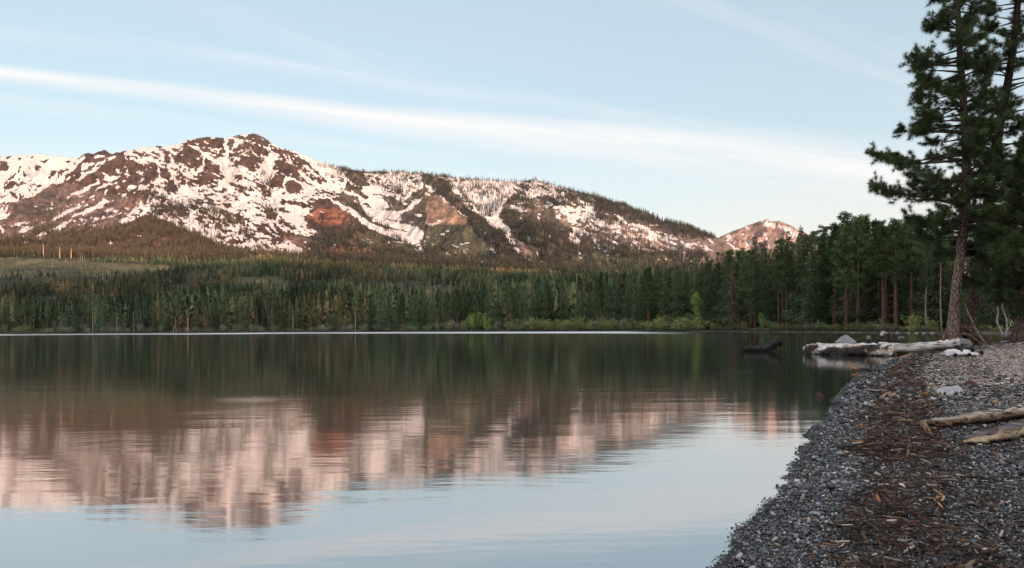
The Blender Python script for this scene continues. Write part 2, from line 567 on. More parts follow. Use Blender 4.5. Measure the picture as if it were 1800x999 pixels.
P(GC, z4((820, 340), (1000, 360), (900, 480), (800, 420)), (.17, .12, .085))
P(GC, z4((1040, 400), (1427, 420), (1427, 620), (1260, 640), (1100, 520)), (.20, .13, .10))
P(GC, z5((0, 560), (260, 540), (560, 560), (800, 620), (900, 700), (0, 760)), OLIVE)
P(GC, z5((0, 300), (300, 330), (700, 420), (760, 540), (500, 540), (0, 440)), (.17, .12, .098))
P(GC, z5((270, 350), (480, 400), (700, 480), (700, 560), (470, 540), (280, 450)), PALE)
P(GC, z5((640, 500), (850, 560), (1000, 620), (900, 640), (700, 590)), PALE)
P(GC, z5((700, 440), (1100, 450), (1260, 560), (1000, 620), (760, 540)), (.22, .155, .125))
for q in (z3((200, 560), (260, 640)), z3((280, 530), (300, 640)), z3((360, 520), (330, 640)), z3((420, 520), (400, 620)), z3((470, 540), (440, 620)), z3((230, 600), (470, 580))): S(GC, q, 3.2, (.13, .06, .042))
# -- snow: far slope and the great face
P(SN, [(-250, 280), (-60, 268), (0, 270), (75, 265), (110, 268), (152, 272), (140, 290), (125, 303), (108, 318), (85, 330), (75, 336), (48, 349), (20, 356), (0, 361), (-60, 375), (-250, 390)], 1.0)
for q, r in ((z1((0, 220), (40, 225), (60, 280), (0, 305)), .0), (z1((130, 190), (160, 200), (140, 220), (120, 215)), .0), (z1((255, 255), (305, 270), (300, 298), (265, 290)), .0), (z1((290, 225), (350, 205), (320, 245)), .05),
             (z1((15, 430), (90, 370), (130, 380), (100, 420), (40, 445)), .0), (z1((110, 380), (160, 390), (150, 405)), 0), (z1((240, 390), (310, 405), (270, 415)), 0), (z1((370, 290), (410, 300), (395, 330), (365, 325)), .1),
             (z1((480, 220), (520, 225), (500, 250)), .05), (z1((200, 185), (255, 185), (230, 200)), .0), (z1((70, 450), (130, 480), (110, 500), (80, 470)), .2), (z1((530, 225), (550, 240), (530, 255)), 0), (z1((45, 195), (90, 180), (60, 215)), 0)):
    P(SN, q, r)
for q in (z1((30, 410), (90, 340), (130, 300)), z1((110, 330), (160, 250)), z1((200, 250), (235, 290)), z1((170, 310), (210, 325)), z1((250, 430), (270, 425)), z1((205, 430), (220, 435)), z1((430, 280), (440, 290))): S(SN, q, 3.2, 0.05)
P(SN, z1((0, 555), (50, 545), (75, 610), (40, 640), (0, 650)), .85)
for q, w in ((z1((0, 690), (12, 760)), 4), (z1((70, 710), (180, 665)), 5), (z1((120, 750), (230, 705)), 5), (z1((155, 770), (190, 765)), 6), (z1((260, 770), (420, 720), (525, 655)), 6.5), (z1((395, 660), (500, 590), (595, 545)), 6),
             (z1((530, 625), (700, 570), (770, 510), (805, 520)), 9), (z1((640, 600), (780, 530)), 7), (z1((765, 590), (825, 570)), 3), (z1((520, 475), (640, 420), (670, 390)), 6), (z1((590, 520), (625, 515)), 2.5), (z1((370, 568), (400, 562)), 2.5),
             (z1((630, 700), (720, 688)), 4), (z1((560, 722), (600, 728)), 4), (z1((490, 768), (520, 764)), 3.5), (z1((170, 830), (230, 800)), 5), (z1((870, 670), (940, 655), (990, 560)), 9), (z1((760, 470), (790, 440)), 6),
             (z1((840, 190), (740, 240), (690, 280), (620, 330), (540, 380)), 10), (z1((700, 225), (620, 260), (600, 330)), 9), (z1((570, 320), (480, 360), (350, 410)), 5), (z1((690, 190), (770, 185)), 6), (z1((760, 310), (800, 350), (880, 340)), 8),
             (z1((700, 440), (800, 390), (850, 385)), 5), (z1((670, 410), (750, 360)), 6), (z1((850, 270), (870, 310)), 8), (z1((1000, 300), (1070, 325)), 6), (z1((1010, 420), (1090, 400)), 9), (z1((930, 430), (1000, 400)), 6), (z1((880, 480), (920, 455)), 5),
             (z1((130, 575), (150, 590)), 3), (z1((910, 290), (930, 300)), 4), (z1((850, 410), (880, 405)), 3)):
    S(SN, q, w, .95)
BIG = [(215, 268), (245, 258), (290, 250), (318, 250), (335, 240), (365, 232), (395, 232), (420, 230), (450, 228), (478, 240), (497, 252), (520, 258), (538, 264), (562, 276), (592, 288), (612, 300), (606, 330), (598, 345), (560, 350), (545, 360),
       (535, 385), (555, 410), (535, 425), (527, 450), (480, 447), (430, 442), (400, 435), (360, 415), (330, 405), (290, 385), (270, 380), (250, 378), (225, 392), (215, 390), (228, 377), (240, 366), (250, 350), (262, 335), (272, 326), (258, 318), (250, 290), (235, 285), (222, 278)]
P(SN, BIG, .70)
P(SN, z2((290, 560), (640, 680), (1000, 830), (1170, 920), (1100, 960), (900, 960), (640, 930), (420, 820), (180, 700), (60, 650), (80, 560)), .66)
P(SN, z2((640, 330), (900, 430), (900, 560), (1000, 620), (960, 700), (800, 640), (640, 560), (630, 420)), .55)
P(SN, z2((960, 520), (1249, 520), (1249, 640), (1100, 680), (1000, 640)), .55)
P(SN, z2((1130, 230), (1249, 280), (1249, 480), (1170, 480), (1130, 330)), .46)
ROCKS = [((300, 140), (330, 130), (420, 190), (445, 230), (440, 300), (410, 335), (370, 320), (300, 290), (240, 285), (235, 230), (280, 180)),
         ((330, 120), (400, 92), (490, 75), (605, 88), (608, 150), (600, 240), (520, 245), (490, 200), (440, 195), (400, 160)),
         ((640, 200), (700, 160), (760, 110), (800, 58), (850, 58), (905, 105), (965, 145), (1000, 190), (985, 220), (930, 205), (925, 250), (880, 270), (850, 320), (800, 345), (740, 300), (680, 280), (620, 240)),
         ((960, 150), (1000, 180), (1080, 190), (1130, 260), (1140, 330), (1100, 380), (1060, 360), (1000, 330), (960, 330), (960, 300), (990, 260), (1000, 220)),
         ((470, 240), (500, 260), (560, 300), (600, 320), (590, 400), (550, 455), (420, 455), (330, 450), (330, 385), (430, 350), (460, 300)),
         ((0, 260), (90, 270), (120, 310), (110, 370), (40, 440), (0, 440)), ((140, 310), (190, 340), (200, 390), (140, 390), (125, 360)),
         ((180, 400), (230, 400), (240, 460), (280, 500), (230, 490), (190, 450)), ((260, 365), (310, 370), (315, 420), (270, 430), (250, 400)), ((410, 465), (490, 470), (480, 495), (410, 495)),
         ((905, 430), (950, 370), (1030, 370), (1040, 420), (1000, 465), (930, 455)), ((1040, 450), (1090, 400), (1160, 430), (1165, 500), (1120, 520), (1060, 490)), ((870, 460), (940, 480), (950, 540), (900, 530)),
         ((1010, 600), (1090, 640), (1020, 640)), ((890, 620), (990, 650), (970, 690), (910, 680)), ((160, 200), (215, 250), (210, 290), (165, 270)), ((720, 90), (760, 100), (740, 120)), ((630, 100), (680, 100), (670, 180), (645, 185)),
         ((1180, 700), (1249, 600), (1249, 740)), ((0, 470), (60, 460), (50, 540), (0, 600)), ((1000, 800), (1130, 880), (1249, 930), (1249, 830), (1100, 780))]
for q in ROCKS: P(SN, z2(*q), .13)
for q, w in ((((330, 140), (420, 190), (460, 210)), 4), (((445, 210), (455, 290), (400, 350), (300, 380)), 5), (((480, 190), (600, 170)), 2.5), (((620, 95), (620, 200)), 7), (((900, 150), (940, 200)), 3), (((925, 130), (950, 210)), 2.5), (((780, 160), (860, 240)), 2),
            (((700, 230), (760, 190)), 2), (((500, 340), (560, 380)), 2.5), (((380, 290), (370, 340)), 3), (((560, 285), (610, 320)), 2.5), (((500, 270), (530, 310)), 2), (((850, 330), (930, 280), (960, 220)), 8), (((1030, 420), (1110, 350)), 5), (((1000, 480), (1070, 400)), 4),
            (((1020, 200), (1060, 260)), 2), (((1060, 210), (1110, 300)), 2.2), (((340, 110), (420, 100)), 1.8), (((120, 300), (125, 380)), 2.5), (((245, 370), (240, 430), (280, 480)), 4), (((690, 130), (740, 110)), 3), (((520, 190), (580, 200)), 2), (((780, 120), (820, 90)), 1.6)):
    S(SN, z2(*q), w, .95)
for q, w in ((((1080, 200), (1180, 300)), 4), (((1140, 180), (1249, 260)), 3.5), (((1160, 250), (1249, 320)), 3.5), (((1150, 320), (1249, 420)), 4), (((1190, 170), (1249, 215)), 3), (((280, 520), (420, 545)), 3), (((440, 560), (560, 590)), 4), (((480, 515), (560, 515)), 4),
            (((530, 485), (600, 490)), 4), (((600, 570), (680, 610)), 6), (((640, 650), (780, 700)), 7), (((560, 630), (650, 690)), 4), (((680, 610), (760, 630)), 3), (((740, 510), (790, 520)), 6), (((540, 550), (580, 555)), 4), (((780, 600), (900, 630)), 4.5), (((820, 660), (900, 665)), 4),
            (((820, 730), (900, 745)), 4), (((640, 380), (745, 380)), 5), (((640, 430), (720, 440)), 7), (((680, 470), (740, 500)), 7), (((700, 340), (745, 350)), 2.5), (((960, 720), (1130, 880)), 8), (((1020, 740), (1130, 760)), 6), (((1050, 560), (1180, 595)), 6), (((600, 520), (630, 520)), 4),
            (((440, 830), (560, 870)), 6), (((620, 850), (740, 860)), 6), (((880, 870), (940, 910)), 6), (((600, 880), (680, 930)), 6), (((420, 620), (520, 690)), 5), (((1100, 620), (1249, 590)), 5), (((1140, 545), (1180, 550)), 4)):
    S(SN, z2(*q), w, .05)
# -- shoulder and long ridge
S(SN, z3((60, 50), (130, 85), (220, 140), (290, 160), (420, 190)), 5, .97)
P(SN, z3((120, 200), (330, 240), (410, 300), (410, 380), (320, 400), (180, 400), (120, 300)), .58)
P(SN, z3((320, 235), (400, 300), (415, 360), (350, 365), (330, 300)), .85)
S(SN, z3((420, 240), (490, 300), (570, 345)), 5, .95)
P(SN, z3((0, 395), (120, 410), (200, 430), (170, 465), (90, 450), (0, 440)), .9)
P(SN, z3((0, 465), (130, 490), (120, 525), (60, 520), (0, 510)), .92)
P(SN, z3((0, 550), (120, 575), (150, 640), (250, 675), (250, 695), (140, 685), (80, 640), (0, 620)), .88)
P(SN, z3((0, 640), (80, 680), (60, 690), (0, 680)), .8)
P(SN, z3((0, 780), (150, 830), (100, 850), (90, 875), (30, 870), (0, 850)), .75)
P(SN, z3((590, 210), (1050, 210), (1060, 330), (900, 460), (740, 400), (640, 330)), .62)
P(SN, z3((590, 340), (745, 335), (735, 400), (780, 455), (840, 500), (850, 540), (930, 520), (880, 565), (900, 600), (1000, 640), (1070, 680), (1060, 740), (1000, 770), (930, 750), (840, 690), (740, 660), (640, 570), (570, 480), (560, 420), (640, 450), (660, 420), (600, 390)), .93)
for q, w in ((((1060, 430), (1000, 470), (930, 520), (870, 550)), 6), (((340, 430), (440, 490), (560, 560), (660, 640), (740, 680), (850, 720), (970, 770), (1010, 770)), 11), (((850, 715), (1040, 765)), 12), (((985, 805), (1050, 860), (1110, 915)), 3.2), (((1045, 800), (1065, 860)), 2.5),
            (((420, 370), (520, 390), (600, 430)), 5), (((1000, 555), (1050, 570)), 5), (((860, 770), (930, 765)), 3), (((360, 790), (390, 793)), 3), (((245, 872), (280, 875)), 3), (((1080, 330), (1140, 380)), 5), (((1180, 410), (1220, 450)), 4), (((1140, 630), (1190, 600)), 5)):
    S(SN, z3(*q), w, .94)
for q, w in ((((700, 430), (780, 450), (820, 510)), 6), (((740, 510), (830, 525)), 5), (((640, 590), (780, 660), (950, 680)), 4), (((760, 590), (900, 610), (990, 640)), 4), (((590, 470), (660, 500)), 7), (((480, 440), (600, 570)), 4), (((520, 430), (560, 440)), 9), (((680, 400), (720, 400)), 4), (((850, 460), (920, 470)), 6)):
    S(SN, z3(*q), w, .05)
# -- long wooded ridge
S(SN, z4((0, 110), (120, 145), (200, 165), (480, 145)), 5, .98)
P(SN, z4((190, 180), (480, 160), (720, 165), (800, 200), (760, 260), (700, 320), (620, 430), (600, 480), (650, 540), (715, 600), (650, 625), (580, 590), (500, 510), (420, 460), (330, 390), (230, 310), (200, 250)), .93)
P(SN, z4((720, 165), (940, 165), (1200, 250), (1427, 340), (1427, 420), (1250, 400), (1000, 300), (860, 330), (740, 300)), .45)
for q, w, v in ((((590, 550), (690, 620), (680, 660), (750, 740), (870, 860)), 8, .95), (((830, 635), (870, 720)), 5, .85), (((905, 765), (935, 815)), 3, .8), (((450, 585), (500, 655)), 4, .85), (((515, 745), (560, 770), (615, 820)), 4.5, .9), (((545, 810), (565, 830)), 4, .8), (((275, 720), (345, 705)), 5, .7), (((310, 750), (330, 790)), 4, .8),
                (((95, 310), (230, 400), (340, 485)), 3, .9), (((0, 530), (110, 545)), 4, .8), (((120, 625), (205, 600)), 4.5, .55), (((390, 515), (420, 560)), 3, .8), (((790, 460), (800, 530)), 4, .8), (((1240, 330), (1380, 410)), 11, .85), (((1150, 470), (1220, 560), (1260, 700), (1275, 800)), 7, .75),
                (((920, 935), (930, 930)), 2, .8), (((1030, 640), (1050, 660)), 5, .7), (((890, 890), (930, 935)), 2, .85), (((0, 850), (30, 855)), 3, .8)):
    S(SN, z4(*q), w, v)
P(SN, z4((700, 370), (830, 360), (845, 430), (770, 450), (690, 420)), .6)
P(SN, z4((920, 390), (1020, 385), (1000, 430), (930, 500)), .6)
P(SN, z4((1060, 400), (1130, 380), (1427, 430), (1427, 560), (1250, 560), (1120, 510), (1080, 500)), .6)
P(SN, z5((0, 250), (120, 290), (90, 360), (40, 420), (80, 560), (30, 500), (0, 420)), .5)
P(SN, z5((50, 170), (160, 240), (170, 270), (90, 240), (40, 200)), .85)
P(SN, z5((0, 330), (300, 330), (700, 440), (760, 540), (560, 560), (360, 480), (0, 420)), .30)
P(SN, z5((160, 320), (300, 340), (480, 400), (660, 460), (650, 490), (480, 460), (360, 440), (200, 400)), .50)
for q, w, v in ((((170, 340), (290, 400)), 6, .85), (((300, 290), (430, 380)), 5, .85), (((350, 340), (540, 410), (660, 475)), 5, .85), (((460, 370), (560, 420)), 4, .85), (((480, 255), (545, 310)), 6, .7), (((700, 520), (850, 570)), 3.5, .6), (((270, 470), (350, 515)), 3, .8), (((1080, 490), (1175, 555)), 3, .85), (((820, 500), (840, 545)), 3, .7),
                (((690, 400), (700, 450)), 4, .6), (((550, 420), (600, 470)), 4, .8), (((220, 290), (310, 330)), 4, .6), (((60, 530), (100, 640)), 3, .6), (((540, 380), (680, 380)), 4, .55), (((430, 480), (500, 560)), 3, .6), (((800, 460), (850, 460)), 4, .6)):
    S(SN, z5(*q), w, v)
P(SN, z5((560, 560), (900, 600), (880, 660), (600, 620)), .27)
P(SN, z5((760, 470), (1000, 470), (1000, 560), (800, 540)), .33)
# -- trees
P(TD, [(-250, 440), (0, 425), (40, 420), (60, 408), (150, 402), (220, 396), (270, 378), (300, 392), (330, 408), (360, 420), (430, 446), (520, 455), (520, 480), (-250, 480)], 1.0)
P(TD, z2((60, 480), (150, 520), (330, 600), (340, 690), (180, 680), (60, 650)), .75)
P(TD, z2((340, 560), (620, 660), (830, 800), (780, 830), (600, 740), (340, 640)), .38)
P(TD, z2((340, 690), (700, 800), (900, 900), (600, 900), (300, 720)), .14)
P(TD, z2((870, 330), (960, 380), (960, 560), (880, 560)), .30)
P(TD, z2((870, 600), (1000, 640), (980, 700), (900, 690)), .5)
P(TD, z3((220, 150), (420, 195), (600, 215), (1050, 210), (1303, 270), (1303, 470), (1180, 400), (1080, 330), (930, 420), (750, 420), (740, 330), (590, 330), (560, 350), (420, 260)), .55)
P(TD, z3((420, 195), (650, 215), (600, 320), (580, 400), (440, 290)), .85)
P(TD, z3((420, 430), (560, 500), (700, 620), (850, 690), (800, 700), (640, 620)), .35)
P(TD, z3((290, 640), (640, 680), (640, 780), (290, 760)), .5)
P(TD, z3((190, 740), (480, 720), (470, 790), (200, 850)), .55)
P(TD, z3((200, 840), (720, 840), (720, 930), (200, 930)), .5)
P(TD, z3((560, 700), (900, 740), (1080, 900), (700, 900)), .25)
P(TD, z3((880, 440), (920, 440), (900, 500)), 1.0)
P(TD, z4((40, 130), (200, 190), (230, 310), (330, 400), (420, 470), (500, 530), (580, 600), (650, 640), (760, 760), (900, 920), (640, 930), (560, 760), (400, 620), (350, 500), (230, 390), (110, 290)), .8)
P(TD, z4((200, 165), (480, 160), (720, 165), (700, 320), (600, 430), (500, 500), (330, 390), (230, 310)), .55)
P(TD, z4((330, 170), (430, 165), (430, 260), (380, 260)), .8)
P(TD, z4((610, 430), (700, 430), (900, 520), (1100, 560), (1230, 640), (1280, 800), (1100, 920), (1010, 910), (900, 740), (850, 780), (700, 600)), .62)
P(TD, z4((720, 165), (940, 165), (1200, 250), (1427, 330), (1427, 460), (1250, 400), (1000, 330), (860, 300), (740, 330)), .52)
P(TD, z4((1020, 300), (1200, 340), (1300, 420), (1150, 380), (960, 380)), .8)
P(TD, z4((640, 250), (900, 320), (900, 420), (700, 400)), .4)
P(TD, z5((0, 120), (300, 200), (520, 260), (700, 360), (640, 400), (480, 350), (300, 290), (140, 260), (0, 200)), .75)
P(TD, z5((120, 300), (480, 360), (700, 440), (700, 600), (400, 520), (100, 420)), .16)
P(TD, z5((0, 420), (200, 440), (300, 520), (200, 560), (0, 600)), .42)
P(TD, z5((690, 350), (1000, 440), (1000, 480), (820, 480), (720, 460)), .5)
P(TD, z5((300, 520), (900, 600), (900, 680), (500, 640), (250, 580)), .22)
P(TD, z5((800, 560), (950, 580), (1000, 640), (850, 640)), .4)

TD = np.maximum(TD, .35 * CV.inside([(540, 428), (750, 438), (1000, 460), (1150, 468), (1250, 480), (1250, 500), (540, 470)]))
TD = np.maximum(TD, .85 * CV.inside([(420, 446), (700, 458), (1000, 472), (1200, 484), (1200, 505), (420, 475)]))
# -- carry the map onto the land
amt = CV.sample(SN, PX1, PY1)
ang = np.where(PX1 < 215, -0.40, 0.42)
ca, sa = np.cos(ang), np.sin(ang)
ua, va = PX1 * ca + PY1 * sa, -PX1 * sa + PY1 * ca
nz = 0.45 * fbm(ua / 15, va / 4.6, 4, 61) + 0.35 * fbm(ua / 6, va / 2.2, 3, 66) + 0.20 * fbm(PX1 / 4.0, PY1 / 3.0, 2, 62)
nz = np.clip((nz - 0.5) * 2.7 + 0.5, 0.02, 0.99)
nz = nz + .16 * np.clip((REL + RG - 8) / 22, -1, 1.2) * env
snow = sstep(-0.06, 0.06, amt - nz)
snow *= (TT > 0.02)
col = CV.sample(GC, PX1, PY1)
mott = fbm(PX1 / 9 + 3, PY1 / 5, 4, 63)
streak = fbm(PX1 / 3.2 + PY1 / 9, PY1 / 16, 3, 64)
col = col * np.clip(0.02 + 0.85 * mott + 0.65 * streak, .25, 1.5)[..., None]
bare = fbm(PX1 / 7, PY1 / 4, 3, 65)
col = np.where((bare > 0.60)[..., None] & (TT > 0.03)[..., None], col * 0.62, col)
# wooded bench: forest floor, clearings of brush
CLEAR = [([(-250, 458), (0, 455), (150, 458), (290, 466), (330, 474), (230, 482), (120, 488), (-250, 486)], 1), ([(420, 488), (490, 486), (520, 500), (500, 516), (420, 508)], 1), ([(640, 500), (860, 506), (900, 520), (700, 524), (600, 512)], 1)]
fl = np.zeros_like(GZ)
wx, wy = PX1 + 30 * (fbm(PX1 / 60, PY1 / 20, 3, 71) - 0.5), PY1 + 10 * (fbm(PX1 / 40, PY1 / 14, 3, 72) - 0.5)


def in_poly(px, py, pts):
    m = np.zeros(np.shape(px), bool)
    for i in range(len(pts)):
        (xa, ya), (xb, yb) = pts[i], pts[(i + 1) % len(pts)]
        if ya == yb: continue
        m ^= ((ya > py) != (yb > py)) & (px < (xb - xa) * (py - ya) / (yb - ya) + xa)
    return m


for pts, v in CLEAR:
    fl[in_poly(wx, wy, pts)] = v
bm_ = fbm(GX / 26, GY / 60, 4, 73)
floor_c = np.where(bm_[..., None] > 0.52, np.array([.062, .055, .028]), np.array([.038, .040, .022]))
clear_c = np.where(bm_[..., None] > 0.55, np.array([.150, .122, .064]), np.array([.092, .080, .042]))
low = floor_c * (1 - fl[..., None]) + clear_c * fl[..., None]
kl = sstep(0.02, 0.0, TT)[..., None]
col = col * (1 - kl) + low * kl
# a narrow stony strand at the water's edge
strand = (GY - ys_[None, :] < np.where(cols < 1150, 4.5, 1.2)[None, :])[..., None]
col = np.where(strand, np.array([.10, .085, .07]) * (0.6 + 0.8 * vnoise(GX / 0.9, GY / 2.0, 7))[..., None], col)

nr, nc = GZ.shape
ii, jj = np.meshgrid(np.arange(nr - 1), np.arange(nc - 1), indexing="ij")
quads = np.stack([ii * nc + jj, ii * nc + jj + 1, (ii + 1) * nc + jj + 1, (ii + 1) * nc + jj], -1).reshape(-1, 4)

m_land, nt, out = new_mat("mountain_land")
N = NT(nt)
pos = N.n("ShaderNodeNewGeometry").outputs["Position"]
rk = N.attr("tint").outputs["Color"]
sn = N.attr("snow").outputs["Fac"]
n1 = N.noise(pos, 0.11, 5, 0.62)
n2 = N.noise(pos, 0.035, 4, 0.6)
sfac = N.ramp(N.math("ADD", sn, N.math("MULTIPLY", N.math("SUBTRACT", n1, 0.5), 0.9)), 0.42, 0.58)
rk2 = N.mix(1.0, rk, N.comb(*[N.math("ADD", 0.55, N.math("MULTIPLY", n2, 0.9))] * 3), "MULTIPLY")
rk3 = N.mix(N.ramp(n1, 0.5, 0.72, 0, 0.5), rk2, N.mix(1.0, rk2, (0.45, 0.45, 0.47), "MULTIPLY"))
snc = N.mix(N.ramp(n2, 0.35, 0.7), (0.50, 0.440, 0.420), (0.60, 0.535, 0.515))
bp = N.bump(n1, 6.0, 0.7)
N.bsdf(N.mix(sfac, rk3, snc), 0.92, 0.1, bp, out)
land = link("mountain", make_mesh("mountain", np.stack([GX, GY, GZ], -1).reshape(-1, 3), [quads], m_land, True, {"snow": snow.ravel()}, {"tint": col.reshape(-1, 3)}))
tag(land, "snow streaked brown mountain rising over the far side of the lake", "mountain", kind="structure")

# ------------------------------------------------------------------ the small rounded peak beyond the ridge's low end
pk_sky = curve([(1130, 470), (1180, 452), (1230, 434), (1255, 422), (1268, 414), (1290, 404), (1320, 394), (1340, 390), (1370, 391), (1390, 397), (1405, 405), (1425, 414), (1445, 416), (1470, 420), (1500, 428), (1600, 440), (1800, 470)])
pc = np.arange(1130, 1800, 1.7)
tt = np.linspace(0, 1.25, 130)[:, None]
y0, y1 = 4700.0, 6300.0
zt = H + (hor(pc) - pk_sky(pc)) / F * y1
yb_ = np.full_like(pc, 505.0)
z0 = H + (hor(pc) - yb_) / F * y0
QY = y0 + (y1 - y0) * tt + 0 * pc
QZ = np.where(tt <= 1, z0 + (zt - z0) * (0.6 * tt + 0.4 * tt ** 2), zt - (tt - 1) * 900)
QX = (pc - 900) / F * QY
px_, py_ = proj(QX, QY, QZ)
ev = sstep(0, .15, tt) * (1 - 0.8 * sstep(0.88, 1, tt)) * (tt <= 1)
QZ = QZ + ev * (210 * (ridged((QX + QY * 0.35) / 300, QY / 900, 3, 121) - 0.45) + 45 * (ridged(QX / 120, QY / 260, 3, 122) - 0.4))
px_, py_ = proj(QX, QY, QZ)
C2 = Canvas(1100, 1820, 340, 530)
SP = C2.layer(0.13)
for q, w, v in ((((1205, 375), (1245, 405)), 6, .9), (((1085, 445), (1135, 475)), 4, .9), (((1190, 465), (1255, 490)), 5, .85), (((1330, 345), (1425, 395)), 5, .9), (((1310, 400), (1355, 415)), 3, .8), (((1450, 370), (1590, 455)), 5, .85), (((1470, 420), (1560, 470)), 4, .6), (((1120, 410), (1150, 425)), 3, .8), (((1200, 490), (1290, 520)), 4, .5),
                (((1340, 440), (1370, 455)), 3, .7), (((1640, 455), (1690, 470)), 3, .8), (((1290, 350), (1320, 360)), 3, .7), (((1380, 350), (1440, 365)), 3, .8)):
    C2.stroke(SP, z5(*q), w, v)
nz = np.clip((0.6 * fbm((px_ + py_ * .5) / 9, py_ / 4, 4, 131) + 0.4 * fbm(px_ / 4, py_ / 4, 2, 132) - .5) * 2.2 + .5, .03, .99)
psn = sstep(-.06, .06, C2.sample(SP, px_, py_) - nz)
pcol = np.array([.25, .150, .125]) * np.clip(-.15 + 2.1 * fbm((px_ + py_) / 6, py_ / 5, 4, 133), .3, 1.5)[..., None]
nr, nc = QZ.shape
ii, jj = np.meshgrid(np.arange(nr - 1), np.arange(nc - 1), indexing="ij")
q = np.stack([ii * nc + jj, ii * nc + jj + 1, (ii + 1) * nc + jj + 1, (ii + 1) * nc + jj], -1).reshape(-1, 4)
pk = link("hill", make_mesh("hill", np.stack([QX, QY, QZ], -1).reshape(-1, 3), [q], m_land, True, {"snow": psn.ravel()}, {"tint": pcol.reshape(-1, 3)}))
tag(pk, "small rounded pink lit peak beyond the low end of the ridge", "mountain", kind="structure")

# ------------------------------------------------------------------ wooded moraine east of the lake, behind the photographer; it keeps the shore in shade
mx = np.linspace(-8900, 8900, 120)[None, :]
mt = np.linspace(0, 1, 40)[:, None]
yy = -1500 - 5500 * mt
RH = 512.0
crest = RH + 14 * (fbm(mx / 900, mx * 0 + 2, 3, 201) - 0.5)
zz = crest * np.sin(np.clip(mt, 0, 1) * math.pi) ** 1.3 + 12 * (fbm(mx / 200, yy / 200, 3, 202) - 0.5) * np.sin(mt * math.pi) - 3
MX, MY = mx + 0 * mt, yy + 0 * mx
nr, nc = zz.shape
ii, jj = np.meshgrid(np.arange(nr - 1), np.arange(nc - 1), indexing="ij")
q = np.stack([ii * nc + jj, ii * nc + jj + 1, (ii + 1) * nc + jj + 1, (ii + 1) * nc + jj], -1).reshape(-1, 4)
mc = np.array([.06, .062, .034]) * (0.6 + 0.8 * fbm(MX / 60, MY / 60, 3, 203))[..., None]
mo = link("hills", make_mesh("hills", np.stack([MX, MY, zz], -1).reshape(-1, 3), [q], m_land, True, {"snow": np.zeros(nr * nc)}, {"tint": mc.reshape(-1, 3)}))
tag(mo, "wooded ridge on the sunrise side of the lake", "hills", kind="structure")

# ------------------------------------------------------------------ lake bed / ground sheet to the horizon
m_bed, nt, out = new_mat("lake_bed")
N = NT(nt)
pos = N.n("ShaderNodeNewGeometry").outputs["Position"]
N.bsdf(N.mix(N.noise(pos, 0.02, 4), (.05, .05, .03), (.09, .08, .055)), 0.95, 0.1, None, out)
s_ = 9000
bed = link("ground", make_mesh("ground", [(-s_, -s_, -6), (s_, -s_, -6), (s_, s_, -6), (-s_, s_, -6)], [[(0, 1, 2, 3)]], m_bed))
tag(bed, "low ground and lake bed reaching to the horizon", "ground", kind="structure")

# ------------------------------------------------------------------ water
wc = np.concatenate([[-60000, -15000], np.arange(-3000, -200, 60), np.arange(-200, 2000, 12), np.arange(2000, 4500, 60), [15000, 60000]]).astype(float)
wy_ = np.concatenate([[-60, -20, -6, -2, 0.5], np.geomspace(1.5, 700, 110)])
m_water, nt, out = new_mat("lake_water")
N = NT(nt)
pos = N.n("ShaderNodeNewGeometry").outputs["Position"]
sep = N.n("ShaderNodeSeparateXYZ")
nt.links.new(pos, sep.inputs[0])
rip = N.attr("ripple").outputs["Fac"]
fine = N.noise(N.comb(N.math("MULTIPLY", sep.outputs[0], 2.2), N.math("MULTIPLY", sep.outputs[1], 7.0), 0), 1.0, 3, 0.55)
mid = N.noise(N.comb(N.math("MULTIPLY", sep.outputs[0], 0.25), N.math("MULTIPLY", sep.outputs[1], 0.9), 3.0), 1.0, 3, 0.5)
patch = N.ramp(N.noise(N.comb(N.math("MULTIPLY", sep.outputs[0], 0.05), N.math("MULTIPLY", sep.outputs[1], 0.16), 7.0), 1.0, 3, 0.5), 0.35, 0.7, 0.35, 1.2)
b1 = N.bump(mid, 0.0065, 1.0)
b2 = N.bump(N.math("MULTIPLY", fine, patch), 0.0016, 1.0, b1)
fr = N.n("ShaderNodeFresnel")
fr.inputs["IOR"].default_value = 1.36
nt.links.new(b2, fr.inputs["Normal"])
fac = N.math("POWER", fr.outputs[0], 0.28, clamp=True)
gl = N.n("ShaderNodeBsdfGlossy")
N.put(gl.inputs["Color"], (0.86, 0.855, 0.865))
N.put(gl.inputs["Roughness"], N.math("ADD", 0.062, N.math("MULTIPLY", rip, 0.42)))
nt.links.new(b2, gl.inputs["Normal"])
df = N.n("ShaderNodeBsdfDiffuse")
N.put(df.inputs["Color"], (0.012, 0.018, 0.015))
mx_ = N.n("ShaderNodeMixShader")
nt.links.new(fac, mx_.inputs[0]); nt.links.new(df.outputs[0], mx_.inputs[1]); nt.links.new(gl.outputs[0], mx_.inputs[2])
nt.links.new(mx_.outputs[0], out.inputs[0])
WA = (wc - 900) / F
WY = wy_[:, None] + 0 * wc
WX = np.clip(WA[None, :] * np.maximum(WY, 3), -8000, 8000)
sh = SHORE(wc)[None, :]
ripple = sstep(0.52, 0.70, WY / sh) * sstep(1260, 1060, wc)[None, :] * np.clip(2.6 * fbm(WX / 70, WY / 300, 3, 9) - .42, .12, 1.1)
qx, qy = proj(WX, np.maximum(WY, 1), 0 * WX)
for (cx, cy, rx, ry, v) in ((390, 707, 75, 2.6, .30), (430, 702, 60, 2.0, .32), (420, 716, 70, 2.2, .14), (400, 726, 90, 2.5, .10), (715, 720, 40, 2.4, .2), (1330, 655, 60, 1.5, .12)):
    ripple = np.maximum(ripple, v * np.exp(-((qx - cx) / rx) ** 4 - ((qy - cy) / ry) ** 4))
nr, nc = WX.shape
